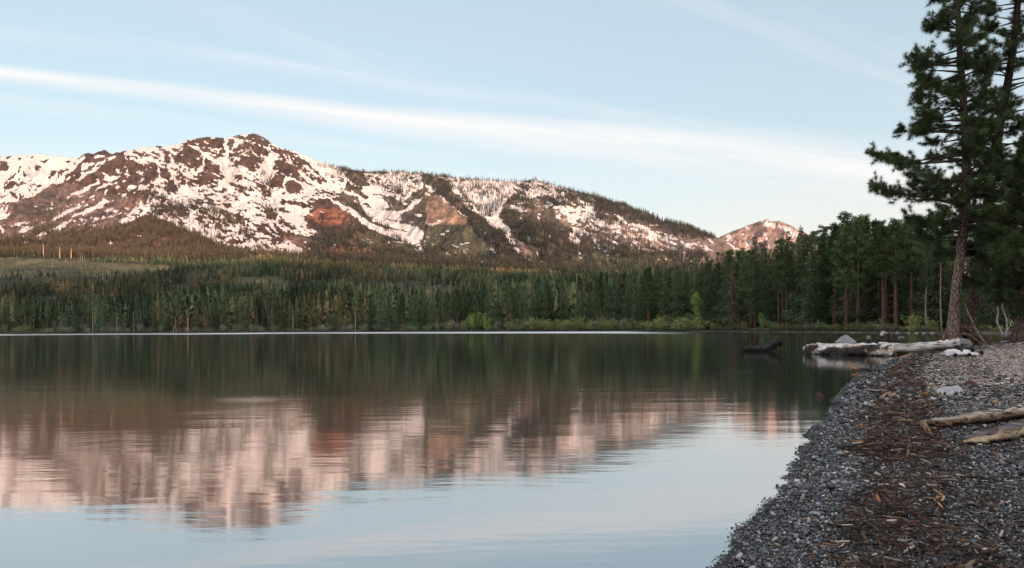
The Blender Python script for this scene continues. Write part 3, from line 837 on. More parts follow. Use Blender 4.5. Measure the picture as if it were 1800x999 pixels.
ii, jj = np.meshgrid(np.arange(nr - 1), np.arange(nc - 1), indexing="ij")
q = np.stack([ii * nc + jj, ii * nc + jj + 1, (ii + 1) * nc + jj + 1, (ii + 1) * nc + jj], -1).reshape(-1, 4)
wat = link("water", make_mesh("water", np.stack([WX, WY, 0 * WX], -1).reshape(-1, 3), [q], m_water, True, {"ripple": ripple.ravel()}))
tag(wat, "calm lake mirroring the mountain and the morning sky", "lake", kind="structure")

# ================================================================== TREES
def leaf_mat(name, base, vary=0.45, rand=True, trans=0.12, speck=0.6):
    m, nt, out = new_mat(name)
    N = NT(nt)
    tint = N.attr("tint").outputs["Color"]
    c = N.mix(1.0, base, tint, "MULTIPLY")
    if rand:
        oi = N.n("ShaderNodeObjectInfo").outputs["Random"]
        hs = N.n("ShaderNodeHueSaturation")
        N.put(hs.inputs["Hue"], N.math("ADD", 0.485, N.math("MULTIPLY", oi, 0.035)))
        N.put(hs.inputs["Value"], N.math("ADD", 1 - vary, N.math("MULTIPLY", N.math("FRACT", N.math("MULTIPLY", oi, 7.13)), 2 * vary)))
        N.put(hs.inputs["Color"], c)
        c = hs.outputs[0]
    d = N.n("ShaderNodeBsdfDiffuse"); N.put(d.inputs["Color"], c)
    t = N.n("ShaderNodeBsdfTranslucent"); N.put(t.inputs["Color"], c)
    mx = N.n("ShaderNodeMixShader"); N.put(mx.inputs[0], trans)
    nt.links.new(d.outputs[0], mx.inputs[1]); nt.links.new(t.outputs[0], mx.inputs[2]); nt.links.new(mx.outputs[0], out.inputs[0])
    return m


def bark_mat(name, a, b, scale=6.0, dist=0.03, zs=0.25):
    m, nt, out = new_mat(name)
    N = NT(nt)
    tc = N.n("ShaderNodeTexCoord").outputs["Object"]
    sp = N.n("ShaderNodeSeparateXYZ"); nt.links.new(tc, sp.inputs[0])
    v = N.comb(sp.outputs[0], sp.outputs[1], N.math("MULTIPLY", sp.outputs[2], zs))
    vo = N.n("ShaderNodeTexVoronoi", feature="DISTANCE_TO_EDGE")
    N.put(vo.inputs["Vector"], v); vo.inputs["Scale"].default_value = scale
    n = N.noise(v, scale * 1.7, 4, 0.65)
    h = N.math("ADD", N.ramp(vo.outputs["Distance"], 0.0, 0.25), N.math("MULTIPLY", n, 0.8))
    c = N.mix(N.ramp(h, 0.3, 1.4), a, b)
    c = N.mix(1.0, c, N.attr("tint").outputs["Color"], "MULTIPLY")
    N.bsdf(c, 0.92, 0.1, N.bump(h, dist, 1.0), out)
    return m


M_NEEDLE = leaf_mat("conifer_foliage", (0.104, 0.148, 0.080), trans=.4)
M_STUFF = leaf_mat("forest_foliage", (1, 1, 1), rand=False, trans=0.1)
M_BARK = bark_mat("conifer_bark", (0.035, 0.024, 0.018), (0.155, 0.088, 0.062), 5.0, 0.03)
M_GREY = bark_mat("dead_wood", (0.10, 0.09, 0.08), (0.27, 0.24, 0.21), 8.0, 0.01)
M_SHRUB = leaf_mat("willow_leaves", (0.230, 0.275, 0.105), 0.3, trans=0.35)
M_TWIG = bark_mat("twigs", (0.06, 0.05, 0.04), (0.16, 0.13, 0.10), 12, 0.005)


def blades(P, D, L, Wd, droop=0.25, r=None):
    """flat leafy sprays: at points P along unit directions D, length L, width Wd -> kite shaped pairs of triangles"""
    n = len(P)
    up = np.array([0, 0, 1.0])
    side = np.cross(D, up)
    side /= np.linalg.norm(side, axis=1)[:, None] + 1e-9
    roll = (r or rng).normal(0, 0.5, n)
    nrm = np.cross(side, D)
    side = side * np.cos(roll)[:, None] + nrm * np.sin(roll)[:, None]
    mid = P + D * (L * 0.45)[:, None]
    tip = P + D * L[:, None] + np.array([0, 0, -1.0]) * (L * droop)[:, None]
    V = np.stack([P, mid + side * Wd[:, None], tip, mid - side * Wd[:, None]], 1).reshape(-1, 3)
    b = np.arange(n) * 4
    T = np.concatenate([np.stack([b, b + 1, b + 2], 1), np.stack([b, b + 2, b + 3], 1)])
    return V, T


def fir_mesh(seed, h, rad, base=0.06, density=1.0, power=0.9, droop=0.35, sparse=0.0, dead_low=0.0, name="crown"):
    """dense conical conifer, boughs in whorls made of many small sprays"""
    r = np.random.default_rng(seed)
    Ps, Ds, Ls, Ws, Cs = [], [], [], [], []
    z = base * h
    while z < h * 0.985:
        t = (z / h - base) / (1 - base)
        L0 = rad * (1 - t) ** power * (0.82 + 0.3 * math.sin(z * 1.3 + seed)) + 0.12
        nb = max(4, int((5 + 3 * (1 - t)) * density))
        off = r.uniform(0, 6.28)
        for k in range(nb):
            if r.random() < sparse: continue
            th = off + k * 6.283 / nb + r.normal(0, 0.25)
            L = L0 * r.uniform(0.6, 1.12) * (1 + 0.25 * vnoise(th * 1.2 + seed, z / h * 6, seed))
            ns = max(3, int(L / 0.34))
            s = (np.arange(ns) + r.uniform(0.2, 0.8, ns)) / ns
            s = s[s > 0.12]
            out = np.array([math.cos(th), math.sin(th), 0])
            zz = z + L * (0.18 * s - droop * s * s) + r.normal(0, 0.10, len(s))
            P = out[None, :] * (s * L)[:, None]
            P[:, 2] = zz
            a = th + r.choice([-1, 1], len(s)) * r.uniform(0.15, 1.1, len(s))
            D = np.stack([np.cos(a), np.sin(a), r.uniform(-0.35, 0.2, len(s))], 1)
            D /= np.linalg.norm(D, axis=1)[:, None]
            Ps.append(P); Ds.append(D)
            Ls.append(r.uniform(0.55, 1.05, len(s)) * (0.55 + 0.55 * (1 - t)))
            Ws.append(r.uniform(0.11, 0.22, len(s)))
            v = r.uniform(0.72, 1.25) * r.uniform(0.85, 1.15, len(s))
            Cs.append(np.stack([v * r.uniform(0.9, 1.15), v, v * 0.95], 1))
        z += r.uniform(0.28, 0.5) * (h / 26) ** 0.5
    # leader
    n = 10
    zt = r.uniform(h * 0.94, h, n)
    a = r.uniform(0, 6.28, n)
    Ps.append(np.stack([0 * zt, 0 * zt, zt], 1)); Ds.append(np.stack([np.cos(a) * .5, np.sin(a) * .5, np.full(n, .8)], 1))
    Ls.append(np.full(n, .5)); Ws.append(np.full(n, .1)); Cs.append(np.ones((n, 3)))
    P, D, L, Wd, C = map(np.concatenate, (Ps, Ds, Ls, Ws, Cs))
    V, T = blades(P, D, L, Wd, 0.3, r)
    mb = MB()
    mb.add(V, T, None, np.repeat(C, 4, 0))
    return mb


def pine_mesh(seed, h, rad, base=0.45, nb=46, tufts=6, flat_top=0.6):
    """open pine crown: limbs carrying rounded clumps"""
    r = np.random.default_rng(seed)
    mb = MB()
    Ps, Ds, Ls, Ws, Cs = [], [], [], [], []
    for k in range(nb):
        t = (k + r.uniform(0, 1)) / nb
        z = h * (base + (0.97 - base) * t)
        prof = (math.sin(min(1, (t + 0.12) * 1.05) * math.pi) ** 0.6) * (1 - 0.35 * t)
        L = rad * max(0.25, prof) * r.uniform(0.55, 1.15)
        th = k * 2.4 + r.normal(0, 0.4)
        out = np.array([math.cos(th), math.sin(th), 0])
        rise = r.uniform(-0.15, 0.35)
        tipz = z + L * rise
        if r.random() < 0.5:
            mb.tube([np.array([0, 0, z]), out * L * 0.55 + np.array([0, 0, z + L * rise * .4]), out * L * 0.95 + np.array([0, 0, tipz])], [0.05, 0.035, 0.015], 3, (.6, .6, .6), 1, False)
        for j in range(tufts):
            s = r.uniform(0.45, 1.05)
            c = out * L * s + np.array([r.normal(0, .25), r.normal(0, .25), z + (tipz - z) * s + r.normal(0.08, .18)]) * np.array([1, 1, 1])
            n = 16
            d = r.normal(0, 1, (n, 3)); d[:, 2] = d[:, 2] * 0.8 + 0.25
            d /= np.linalg.norm(d, axis=1)[:, None]
            Ps.append(np.repeat(c[None], n, 0) + d * 0.12); Ds.append(d)
            Ls.append(r.uniform(0.35, 0.7, n)); Ws.append(r.uniform(0.07, 0.13, n))
            v = r.uniform(0.75, 1.3)
            Cs.append(np.repeat(np.array([[v * 1.08, v * 1.06, v * 0.85]]), n, 0) * r.uniform(.85, 1.15, (n, 1)))
    P, D, L, Wd, C = map(np.concatenate, (Ps, Ds, Ls, Ws, Cs))
    V, T = blades(P, D, L, Wd, 0.1, r)
    mb.add(V, T, None, np.repeat(C, 4, 0))
    return mb


def trunk_mesh(seed, h, r0, dead=0, dead_lo=0.1, dead_hi=0.5, tintc=(1, 1, 1)):
    r = np.random.default_rng(seed)
    mb = MB()
    n = 12
    t = np.linspace(0, 1, n)
    P = np.stack([0.12 * np.sin(t * 4 + seed), 0.12 * np.cos(t * 3 + seed) - 0.12 * math.cos(seed), t * h - 0.4], 1)
    P[:, :2] *= t[:, None]
    R = r0 * ((1 - t) ** 0.8 * 0.92 + 0.06) * (1 + 0.35 * np.exp(-t * 18))
    mb.tube(P, R, 8, tintc)
    for k in range(dead):
        z = h * r.uniform(dead_lo, dead_hi)
        th = r.uniform(0, 6.28)
        L = r.uniform(1.2, 3.2)
        o = np.array([math.cos(th), math.sin(th), 0])
        mb.tube([np.array([0, 0, z]), o * L * .5 + np.array([0, 0, z + L * .02]), o * L + np.array([r.normal(0, .2), r.normal(0, .2), z - L * r.uniform(.1, .45)])], [0.045, 0.03, 0.012], 3, (2.2, 2.3, 2.4), 0, False)
    return mb


ALL_TREES = []


class Kind:
    """a tree built once; copies share its meshes"""

    def __init__(s, name, cat, h, parts):
        s.name, s.cat, s.h, s.parts, s.first = name, cat, h, parts, None

    def put(s, loc, height, rz=0.0, wide=1.0, label=None, group=None, lean=(0, 0)):
        k = height / s.h
        if s.first is None:
            o = bpy.data.objects.new(s.name, None)
            o.empty_display_size = 0.5
            COL.objects.link(o)
            s.ch = []
            for pn, me in s.parts:
                c = link(pn, me, o)
                s.ch.append(c)
            s.first = o
        else:
            o = s.first.copy()
            COL.objects.link(o)
            for c in s.ch:
                d = c.copy()
                COL.objects.link(d)
                d.parent = o
        o.location = loc
        o.rotation_euler = (lean[0], lean[1], rz)
        o.scale = (k * wide, k * wide, k)
        tag(o, label, s.cat)
        if group: o["group"] = group
        elif "group" in o.keys(): del o["group"]
        return o


def fir_kind(seed, h, rad, r0, bark=M_BARK, leaf=M_NEEDLE, dead=0, name="fir_tree", **kw):
    return Kind(name, "conifer", h, [("trunk", trunk_mesh(seed, h * .97, r0, dead, 0.04, 0.3).mesh("trunk", bark)), ("crown", fir_mesh(seed, h, rad, **kw).mesh("crown", [leaf, bark]))])


def pine_kind(seed, h, rad, r0, dead=0, name="pine_tree", bark=M_BARK, **kw):
    return Kind(name, "conifer", h, [("trunk", trunk_mesh(seed, h * .95, r0, dead, 0.12, kw.get("base", .45)).mesh("trunk", bark)), ("crown", pine_mesh(seed, h, rad, **kw).mesh("crown", [M_NEEDLE, bark]))])


FIRS = [fir_kind(1, 27, 3.4, .33, base=.05), fir_kind(2, 27, 2.7, .30, base=.09, power=.8), fir_kind(3, 26, 3.9, .36, base=.04, droop=.45), fir_kind(4, 28, 3.1, .33, base=.16, power=.7, dead=8), fir_kind(5, 27, 2.3, .28, base=.07, power=.75, density=.9)]
PINES = [pine_kind(11, 28, 3.6, .42, dead=14, base=.42), pine_kind(12, 29, 3.9, .45, dead=20, base=.34, nb=54), pine_kind(13, 27, 3.1, .38, dead=10, base=.5, nb=40), pine_kind(14, 28, 4.3, .45, dead=24, base=.3, nb=60, tufts=7)]
M_LICHEN = leaf_mat("lichen_twigs", (0.17, 0.155, 0.115), 0.1)
LICHEN = fir_kind(21, 26, 3.2, .16, bark=M_GREY, leaf=M_LICHEN, base=.05, sparse=.12, density=1.0, name="dying_fir")


def snag_mesh(seed, h, r0, stubs=10, lean=0.0):
    r = np.random.default_rng(seed)
    mb = MB()
    t = np.linspace(0, 1, 9)
    P = np.stack([lean * h * t + 0.1 * np.sin(t * 5 + seed), 0 * t, t * h - 0.3], 1)
    mb.tube(P, r0 * (1 - 0.72 * t), 7, bump=.1, seed=seed)
    for k in range(stubs):
        z = h * r.uniform(.3, .97); th = r.uniform(0, 6.28); L = r.uniform(.3, 1.6)
        o = np.array([math.cos(th), math.sin(th), r.uniform(-.3, .3)])
        b = np.array([lean * z, 0, z])
        mb.tube([b, b + o * L], [0.05, 0.015], 3, cap=False)
    return mb


M_SNAG = bark_mat("bleached_snag", (0.22, 0.17, 0.13), (0.46, 0.38, 0.31), 6, .02)
M_SNAGO = bark_mat("orange_snag", (0.36, 0.17, 0.09), (0.66, 0.40, 0.25), 6, .02)


def base_at(px, back=0.0, Y=None):
    if Y is None: Y = float(SHORE(px)) + back
    x = (px - 900) / F * Y
    z = float(land_z(np.array([x]), np.array([Y]))[0])
    # solve for the survey px including camera roll
    x += -((z - H) / Y) * SR * Y * -1 * 0
    return x, Y, z


def tree_to(kind, px, back, top, rz=None, wide=1.0, label=None, group=None, Y=None):
    x, Y, z = base_at(px, back, Y)
    ztop = H + (hor(px) - top + (9 if px > 1000 else 0)) / F * Y
    return kind.put((x, Y, z - .1), max(3.0, ztop - z), rz if rz is not None else random.uniform(0, 6.28), wide, label, group)


# ---- the stand on the right shore, front trees placed one by one
FRONT = [
    (FIRS[1], 1243, 14, 457, .9, "slim dark fir just right of the bright green aspen"), (FIRS[0], 1263, 16, 449, 1.0, "broad dark fir left of the grey lichen hung fir"), (LICHEN, 1288, 8, 470, 1.0, "greyish brown lichen hung fir with thinning twigs in the front row"),
    (FIRS[4], 1281, 24, 452, .95, "dark fir standing close behind the grey lichen hung fir"), (FIRS[0], 1306, 20, 441, .9, "dark fir right behind the grey lichen hung fir, left of the tall one"), (FIRS[3], 1327, 9, 424, 1.0, "tall dark fir with a bare reddish trunk foot left of the pine cluster"),
    (FIRS[1], 1346, 22, 430, 1.0, "dark fir between the tall bare footed fir and the clustered pines"), (PINES[2], 1369, 13, 448, .8, "leftmost of four close set pines with bare reddish trunks"), (PINES[2], 1376, 12, 440, .7, "second of four close set pines with bare reddish trunks"),
    (PINES[0], 1383, 12, 436, .75, "third and thickest of four close set pines with bare reddish trunks"), (PINES[2], 1390, 14, 446, .7, "rightmost of four close set pines with bare reddish trunks"), (FIRS[3], 1387, 26, 413, 1.0, "tall pointed fir rising behind the four close set pines"),
    (FIRS[1], 1409, 24, 406, .95, "tall narrow fir right behind the four close set pines"), (FIRS[2], 1431, 8, 462, 1.05, "low wide cone shaped fir with boughs almost to the ground"), (PINES[1], 1450, 26, 402, .9, "tall pine with a knobbly top behind the low wide fir"),
    (PINES[3], 1468, 20, 399, .9, "open crowned pine left of the two tallest pines"), (PINES[3], 1488, 9, 379, .95, "tallest pine of the right shore, thick brown trunk at the water"), (PINES[1], 1509, 10, 384, .95, "tall pine with a dark reddish trunk just right of the tallest one"),
    (PINES[0], 1523, 24, 383, .9, "tall round topped pine behind the two thick trunked pines"), (PINES[2], 1553, 8, 400, 1.0, "pine with a straight bare orange brown trunk in the front row"), (PINES[0], 1575, 9, 388, 1.0, "pine with a long bare dark trunk between two bare trunked pines"),
    (PINES[2], 1602, 14, 384, 1.0, "pine with a tall bare trunk left of the broken white snag"), (PINES[0], 1540, 26, 392, .9, "round crowned pine filling the back row behind the bare trunks"), (FIRS[3], 1590, 32, 392, 1.0, "dark fir deep in the stand behind the bare trunked pines"),
]
for kd, px, back, top, wd, lab in FRONT:
    tree_to(kd, px, back, top, None, wd * 1.28, lab)
G_R = "conifers packed behind the right shore"
for i in range(112):
    px = 1105 + 570 * (i + random.random()) / 112
    sky_y = np.interp(px, [1100, 1130, 1160, 1190, 1215, 1245, 1300, 1326, 1345, 1385, 1450, 1500, 1570, 1640, 1700], [490, 482, 474, 470, 464, 456, 444, 432, 430, 418, 408, 392, 392, 400, 410])
    back = random.uniform(12, 60)
    tp = sky_y + abs(random.gauss(0, 9)) + random.choice([-3, 0, 0, 16])
    tree_to(random.choice(FIRS + [FIRS[0], FIRS[2], PINES[3]] if px < 1420 else FIRS + PINES), px, back, tp, None, random.uniform(1.15, 1.5), "dark green conifer packed in the stand along the right hand shore", G_R)
for i in range(34):                                       # behind the big pines at the frame's right
    px = 1625 + 260 * (i + random.random()) / 34
    tree_to(random.choice(FIRS + PINES), px, random.uniform(6, 40), random.uniform(360, 450), None, 1.0, "shadowy conifer beyond the cove behind the big leaning pines", "conifers across the small cove")
# ---- front row along the far shore
G_F = "front row of conifers on the far shore"
tops = curve([(-60, 520), (30, 522), (120, 528), (200, 527), (300, 525), (420, 525), (520, 528), (600, 530), (640, 520), (700, 512), (760, 505), (850, 500), (905, 496), (960, 500), (1000, 506), (1060, 500), (1100, 488), (1130, 482)])
NF = 112
for i in range(NF):
    px = -40 + 1160 * (i + random.random()) / NF
    tp = float(tops(px)) + random.gauss(2, 5.5)
    kd = random.choice([FIRS[0], FIRS[1], FIRS[4], FIRS[4], FIRS[3], FIRS[2], PINES[2], PINES[0]]) if px < 620 else random.choice(FIRS + [PINES[0]])
    tree_to(kd, px, random.uniform(5, 40), tp, None, random.uniform(.75, 1.1) if px < 620 else random.uniform(1.05, 1.4), "slim dark green conifer in the front row along the far shore", G_F)

# ---- dead standing trunks
SN_SPEC = [(163, 562, 8, 538 - 10, 0, M_SNAG, "pale bare snag at the far waterline left of the slim leaning trunks"), (205, 572, 4, 552, 0, M_SNAG, "short thin pale snag at the far waterline"), (330, 0, 3, 549, 1, M_SNAGO, "orange barked dead trunk standing at the far waterline"),
           (309, 0, 3, 556, 1, M_SNAG, "pale slender dead trunk left of the orange barked one"), (305, 0, 2, 570, 0, M_SNAG, "short whitish broken trunk left of the orange barked one"), (235, 0, 4, 548, 1, M_SNAG, "leaning pale snag among the far shore firs"),
           (445 + 180, 0, 5, 537, 0, M_SNAG, "thin pale snag amid the middle of the far shore row"), (515, 0, 6, 536, 0, M_SNAG, "bare pale pole among the dark firs of the far shore")]
for k, (px, _, back, top, ln, mt_, lab) in enumerate(SN_SPEC):
    x, Y, z = base_at(px, back)
    hh = H + (hor(px) - top) / F * Y - z
    o = link("snag", snag_mesh(300 + k, hh, .30 if mt_ is M_SNAGO else .22, 8, (.02 if ln else 0) * (-1) ** k).mesh("snag", mt_), None, (x, Y, z))
    tag(o, lab, "dead tree")
for k, (px, top, lab) in enumerate([(77, 428, "leftmost of three sunlit orange trunks above the brushy clearing"), (106, 432, "middle one of three sunlit orange trunks above the brushy clearing"), (126, 433, "rightmost of three sunlit orange trunks above the brushy clearing"), (61, 446, "short sunlit broken trunk left of the three orange trunks")]):
    Y = 1880.0
    x, Y, z = base_at(px, 0, Y)
    bot = 452
    hh = (bot - top) / F * Y
    o = link("snag", snag_mesh(330 + k, hh, 1.0, 14).mesh("snag", M_SNAGO), None, (x, Y, z))  # pale trunks; the orange of the low sun is put into their bark colour
    tag(o, lab, "dead tree")
x, Y, z = base_at(1628, 4)
tag(link("snag", snag_mesh(341, (hor(1628) - 496) / F * Y, .24, 3).mesh("snag", M_GREY), None, (x, Y, z)), "broken topped pale snag across the cove left of the big pine", "dead tree")
x, Y, z = base_at(1655, 5)
tag(link("snag", snag_mesh(342, (hor(1655) - 452) / F * Y, .20, 6, -.012).mesh("snag", M_GREY), None, (x, Y, z)), "tall thin grey trunk across the cove close left of the big pine", "dead tree")
x, Y, z = base_at(1464, 5)
tag(PINES[2].put((x, Y, z), (hor(1464) - 512) / F * Y, 1.0, 1.15, None), "small pine with a thin pale grey trunk in front of the tallest pines", "conifer")
for px, top, lab in ((1427, 552, "short white stub of a trunk left of a matching one in the scrub"), (1437, 556, "short white stub of a trunk right of a matching one in the scrub")):
    x, Y, z = base_at(px, 6)
    tag(link("snag", snag_mesh(int(px), (hor(px) - top) / F * Y, .18, 2).mesh("snag", M_SNAG), None, (x, Y, z)), lab, "dead tree")


# ---- shrubs along the water
def shrub_meshes(seed, n=420, stems=9):
    r = np.random.default_rng(seed)
    mb, sb = MB(), MB()
    Ps, Ds, Cs = [], [], []
    for k in range(stems):
        th = r.uniform(0, 6.28); L = r.uniform(.75, 1.05); sp = r.uniform(.25, .8)
        tip = np.array([math.cos(th) * sp, math.sin(th) * sp, L * math.cos(sp * .75)])
        sb.tube([np.zeros(3), tip * .5 + np.array([0, 0, .08]), tip], [.022, .015, .005], 3, cap=False)
        m = n // stems
        s = r.uniform(.3, 1.08, m)
        P = tip[None] * s[:, None] + r.normal(0, .13, (m, 3)) * np.array([1, 1, .8])
        Ps.append(P)
        d = r.normal(0, 1, (m, 3)); d[:, 2] += .5
        Ds.append(d / np.linalg.norm(d, axis=1)[:, None])
        v = r.uniform(.75, 1.25)
        Cs.append(np.repeat(np.array([[v, v, v]]), m, 0) * r.uniform(.8, 1.2, (m, 1)))
    P, D, C = map(np.concatenate, (Ps, Ds, Cs))
    P[:, 2] = np.abs(P[:, 2])
    V, T = blades(P, D, r.uniform(.09, .17, len(P)), r.uniform(.025, .045, len(P)), .1, r)
    mb.add(V, T, None, np.repeat(C, 4, 0))
    return mb, sb


def leaf_variant(name, base, v=.2):
    return leaf_mat(name, base, v, trans=0.2)


M_WIL = {"green": M_SHRUB, "olive": leaf_variant("olive_leaves", (.185, .225, .105)), "grey": leaf_variant("budding_twigs", (.23, .215, .165)), "yellow": leaf_variant("yellow_leaves", (.27, .285, .10)), "bright": leaf_variant("aspen_leaves", (.20, .32, .085))}
SHRUBS = {}
for ci, cname in enumerate(M_WIL):
    for sv in range(2):
        f, st = shrub_meshes(500 + ci * 7 + sv)
        SHRUBS[cname, sv] = Kind("shrub", "shrub", 1.0, [("foliage", f.mesh("foliage", M_WIL[cname])), ("stems", st.mesh("stems", M_TWIG))])


def shrub(px, back, top, width, cname, label, group=None, name=None):
    x, Y, z = base_at(px, back)
    hh = max(.6, H + (hor(px) - top) / F * Y - z)
    ww = width / F * Y / 1.7
    return SHRUBS[cname, random.randint(0, 1)].put((x, Y, z - .1), hh, random.uniform(0, 6.28), ww / hh, label, group)


NAMED = [(945, 560, 26, "grey", "greyish budding shrub at the left end of the willow hedge"), (1022, 561, 40, "olive", "broad olive shrub left of the roundest willow"), (1067, 560, 44, "olive", "round dome shaped willow in the middle of the shoreline scrub"), (1112, 561, 40, "olive", "olive willow right of the round dome shaped one"),
         (1165, 556, 44, "yellow", "yellowish green willow left of the bright aspen"), (1192, 562, 34, "grey", "greyish shrub in front of the yellowish willow"), (1215, 558, 44, "green", "green willow at the foot of the bright aspen"), (1258, 568, 26, "yellow", "low pale green shrub right of the aspen"),
         (1300, 566, 26, "grey", "greyish shrub below the lichen hung fir"), (1340, 552, 14, "bright", "small upright bright green sapling left of the pine cluster"), (1358, 562, 36, "olive", "olive shrub in front of the pine cluster"), (1405, 566, 34, "green", "low green shrub right of the pine cluster"),
         (1450, 564, 38, "olive", "broad olive shrub near the white trunk stubs"), (1522, 568, 34, "green", "low green shrub under the bare trunked pines"), (1545, 563, 36, "olive", "olive shrub at the foot of the orange brown trunk"), (1606, 553, 36, "yellow", "rounded yellow green bush left of the broken white snag"),
         (1637, 560, 32, "green", "rounded green bush close left of the big pine"), (790, 562, 22, "grey", "grey bare twigged thicket left of the pale green shrubs"), (830, 552, 20, "bright", "upright pale green aspen shrub on the far shore, the left of a pair"), (856, 553, 20, "bright", "upright pale green aspen shrub on the far shore, the right of a pair"),
         (815, 560, 18, "olive", "olive shrub just left of the pale green pair"), (855, 567, 18, "yellow", "low yellow shrub below the pale green pair"), (875, 562, 18, "grey", "grey brown shrub right of the pale green pair")]
for px, top, wd, cn, lab in NAMED:
    shrub(px, 3.5 + random.random() * 2, top, wd, cn, lab)
G_S = "low scrub along the far waterline"
for i in range(64):
    px = 5 + 1250 * (i + random.random()) / 64
    shrub(px, random.uniform(2, 5), random.uniform(570, 578) if px < 760 else random.uniform(563, 574), random.uniform(12, 26), random.choice(["grey", "grey", "olive"] if px < 700 else ["grey", "olive", "green"]), "low dull shrub in the scrub along the far waterline", G_S)
for i in range(26):
    px = 905 + 330 * (i + random.random()) / 26
    shrub(px, random.uniform(2, 4), random.uniform(557, 567), random.uniform(28, 46), random.choice(["olive", "olive", "green", "grey", "yellow"]), "rounded olive shrub in the hedge of willows between the centre and the aspen", "willow hedge along the far waterline")
for i in range(26):
    px = 1250 + 400 * (i + random.random()) / 26
    shrub(px, random.uniform(2, 6), random.uniform(566, 576), random.uniform(20, 34), random.choice(["grey", "olive", "green", "olive"]), "low shrub in the green scrub fringing the right hand shore", "low scrub along the right shore")

# the bright aspen
def aspen(seed, h):
    r = np.random.default_rng(seed)
    tb, fb = MB(), MB()
    tb.tube([(0, 0, -.3), (.1, 0, h * .5), (.05, 0, h * .95)], [.14, .09, .02], 6)
    Ps, Ds, Cs = [], [], []
    for k in range(34):
        z = h * r.uniform(.22, .97); th = r.uniform(0, 6.28); L = h * .23 * (1.15 - z / h) ** .5 * r.uniform(.5, 1.1)
        tip = np.array([math.cos(th) * L, math.sin(th) * L, z + L * .6])
        tb.tube([(0.05, 0, z), tip], [.03, .008], 3, cap=False)
        m = 46
        P = np.array([0, 0, z])[None] + (tip - np.array([0, 0, z]))[None] * r.uniform(.35, 1.1, (m, 1)) + r.normal(0, .28, (m, 3))
        d = r.normal(0, 1, (m, 3)); Ps.append(P); Ds.append(d / np.linalg.norm(d, axis=1)[:, None])
        Cs.append(np.repeat(np.array([[1, 1, 1.]]) * r.uniform(.8, 1.25), m, 0))
    P, D, C = map(np.concatenate, (Ps, Ds, Cs))
    V, T = blades(P, D, r.uniform(.2, .34, len(P)), r.uniform(.07, .12, len(P)), .1, r)
    fb.add(V, T, None, np.repeat(C, 4, 0))
    return tb, fb


tb, fb = aspen(77, 10.0)
ASPEN = Kind("aspen_tree", "tree", 10.0, [("trunk", tb.mesh("trunk", M_GREY)), ("crown", fb.mesh("crown", M_WIL["bright"]))])
tree_to(ASPEN, 1223, 7, 526, .3, 1.0, "bright green young aspen standing out against the dark firs")
tree_to(ASPEN, 842, 9, 549, 1.3, 1.0, "pale green slim aspen behind the pair of pale shrubs on the far shore")

# ------------------------------------------------------------------ forest too many to count
def lo_tree(seed, layers=6, k=5):
    r = np.random.default_rng(seed)
    V, T, tr = [], [], []
    n = 0
    for i in range(layers):
        h = 0.10 + 0.84 * i / layers
        rad = (1 - h) ** 0.8 * r.uniform(.85, 1.15)
        for j in range(k):
            th = r.uniform(0, 6.28)
            sp = r.uniform(.7, 1.2)
            V += [(math.cos(th) * rad, math.sin(th) * rad, h - .02), (.5 * rad * math.cos(th + sp), .5 * rad * math.sin(th + sp), h + r.uniform(.05, .16)), (.5 * rad * math.cos(th - sp), .5 * rad * math.sin(th - sp), h + r.uniform(.05, .16))]
            T.append((n, n + 1, n + 2)); n += 3
    V += [(0, 0, 1.03), (.12, 0, .82), (-.06, .1, .82), (-.06, -.1, .82)]
    T += [(n, n + 1, n + 2), (n, n + 2, n + 3), (n, n + 3, n + 1)]
    n += 4
    ntr = n
    V += [(.06, 0, -.03), (-.03, .05, -.03), (-.03, -.05, -.03), (0, 0, .6)]
    T += [(n, n + 1, n + 3), (n + 1, n + 2, n + 3), (n + 2, n, n + 3)]
    tk = np.zeros(n + 4); tk[ntr:] = 1
    return np.array(V), np.array(T), tk


def lo_snag():
    V = [(.10, 0, -.03), (-.05, .08, -.03), (-.05, -.08, -.03), (.0, 0, 1), (.08, 0, .9), (.0, .05, .9)]
    return np.array(V, float), np.array([(0, 1, 3), (1, 2, 3), (2, 0, 3), (3, 4, 5)]), np.ones(6) * 2


LOT = [lo_tree(900 + i, 8, 6) for i in range(6)]
LOT_S = [lo_tree(950 + i, 5, 4) for i in range(5)]


def scatter(name, temps, idx, P, Hh, Rr, C, trunkc=(.10, .065, .048)):
    Vs, Ts, Cs = [], [], []
    n = 0
    rot = rng.uniform(0, 6.28, len(P))
    for k, (V, T, tk) in enumerate(temps):
        m = np.where(idx == k)[0]
        if not len(m): continue
        c, s = np.cos(rot[m])[:, None], np.sin(rot[m])[:, None]
        x = (V[None, :, 0] * c - V[None, :, 1] * s) * Rr[m][:, None] + P[m, 0][:, None]
        y = (V[None, :, 0] * s + V[None, :, 1] * c) * Rr[m][:, None] + P[m, 1][:, None]
        z = V[None, :, 2] * Hh[m][:, None] + P[m, 2][:, None]
        Vs.append(np.stack([x, y, z], -1).reshape(-1, 3))
        Ts.append((T[None] + (np.arange(len(m)) * len(V))[:, None, None] + n).reshape(-1, 3))
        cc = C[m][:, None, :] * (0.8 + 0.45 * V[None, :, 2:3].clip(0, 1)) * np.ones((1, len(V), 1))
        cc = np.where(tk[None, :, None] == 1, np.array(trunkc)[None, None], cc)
        Cs.append(cc.reshape(-1, 3))
        n += len(m) * len(V)
    return make_mesh(name, np.concatenate(Vs), [np.concatenate(Ts)], M_STUFF, False, None, {"tint": np.concatenate(Cs)})


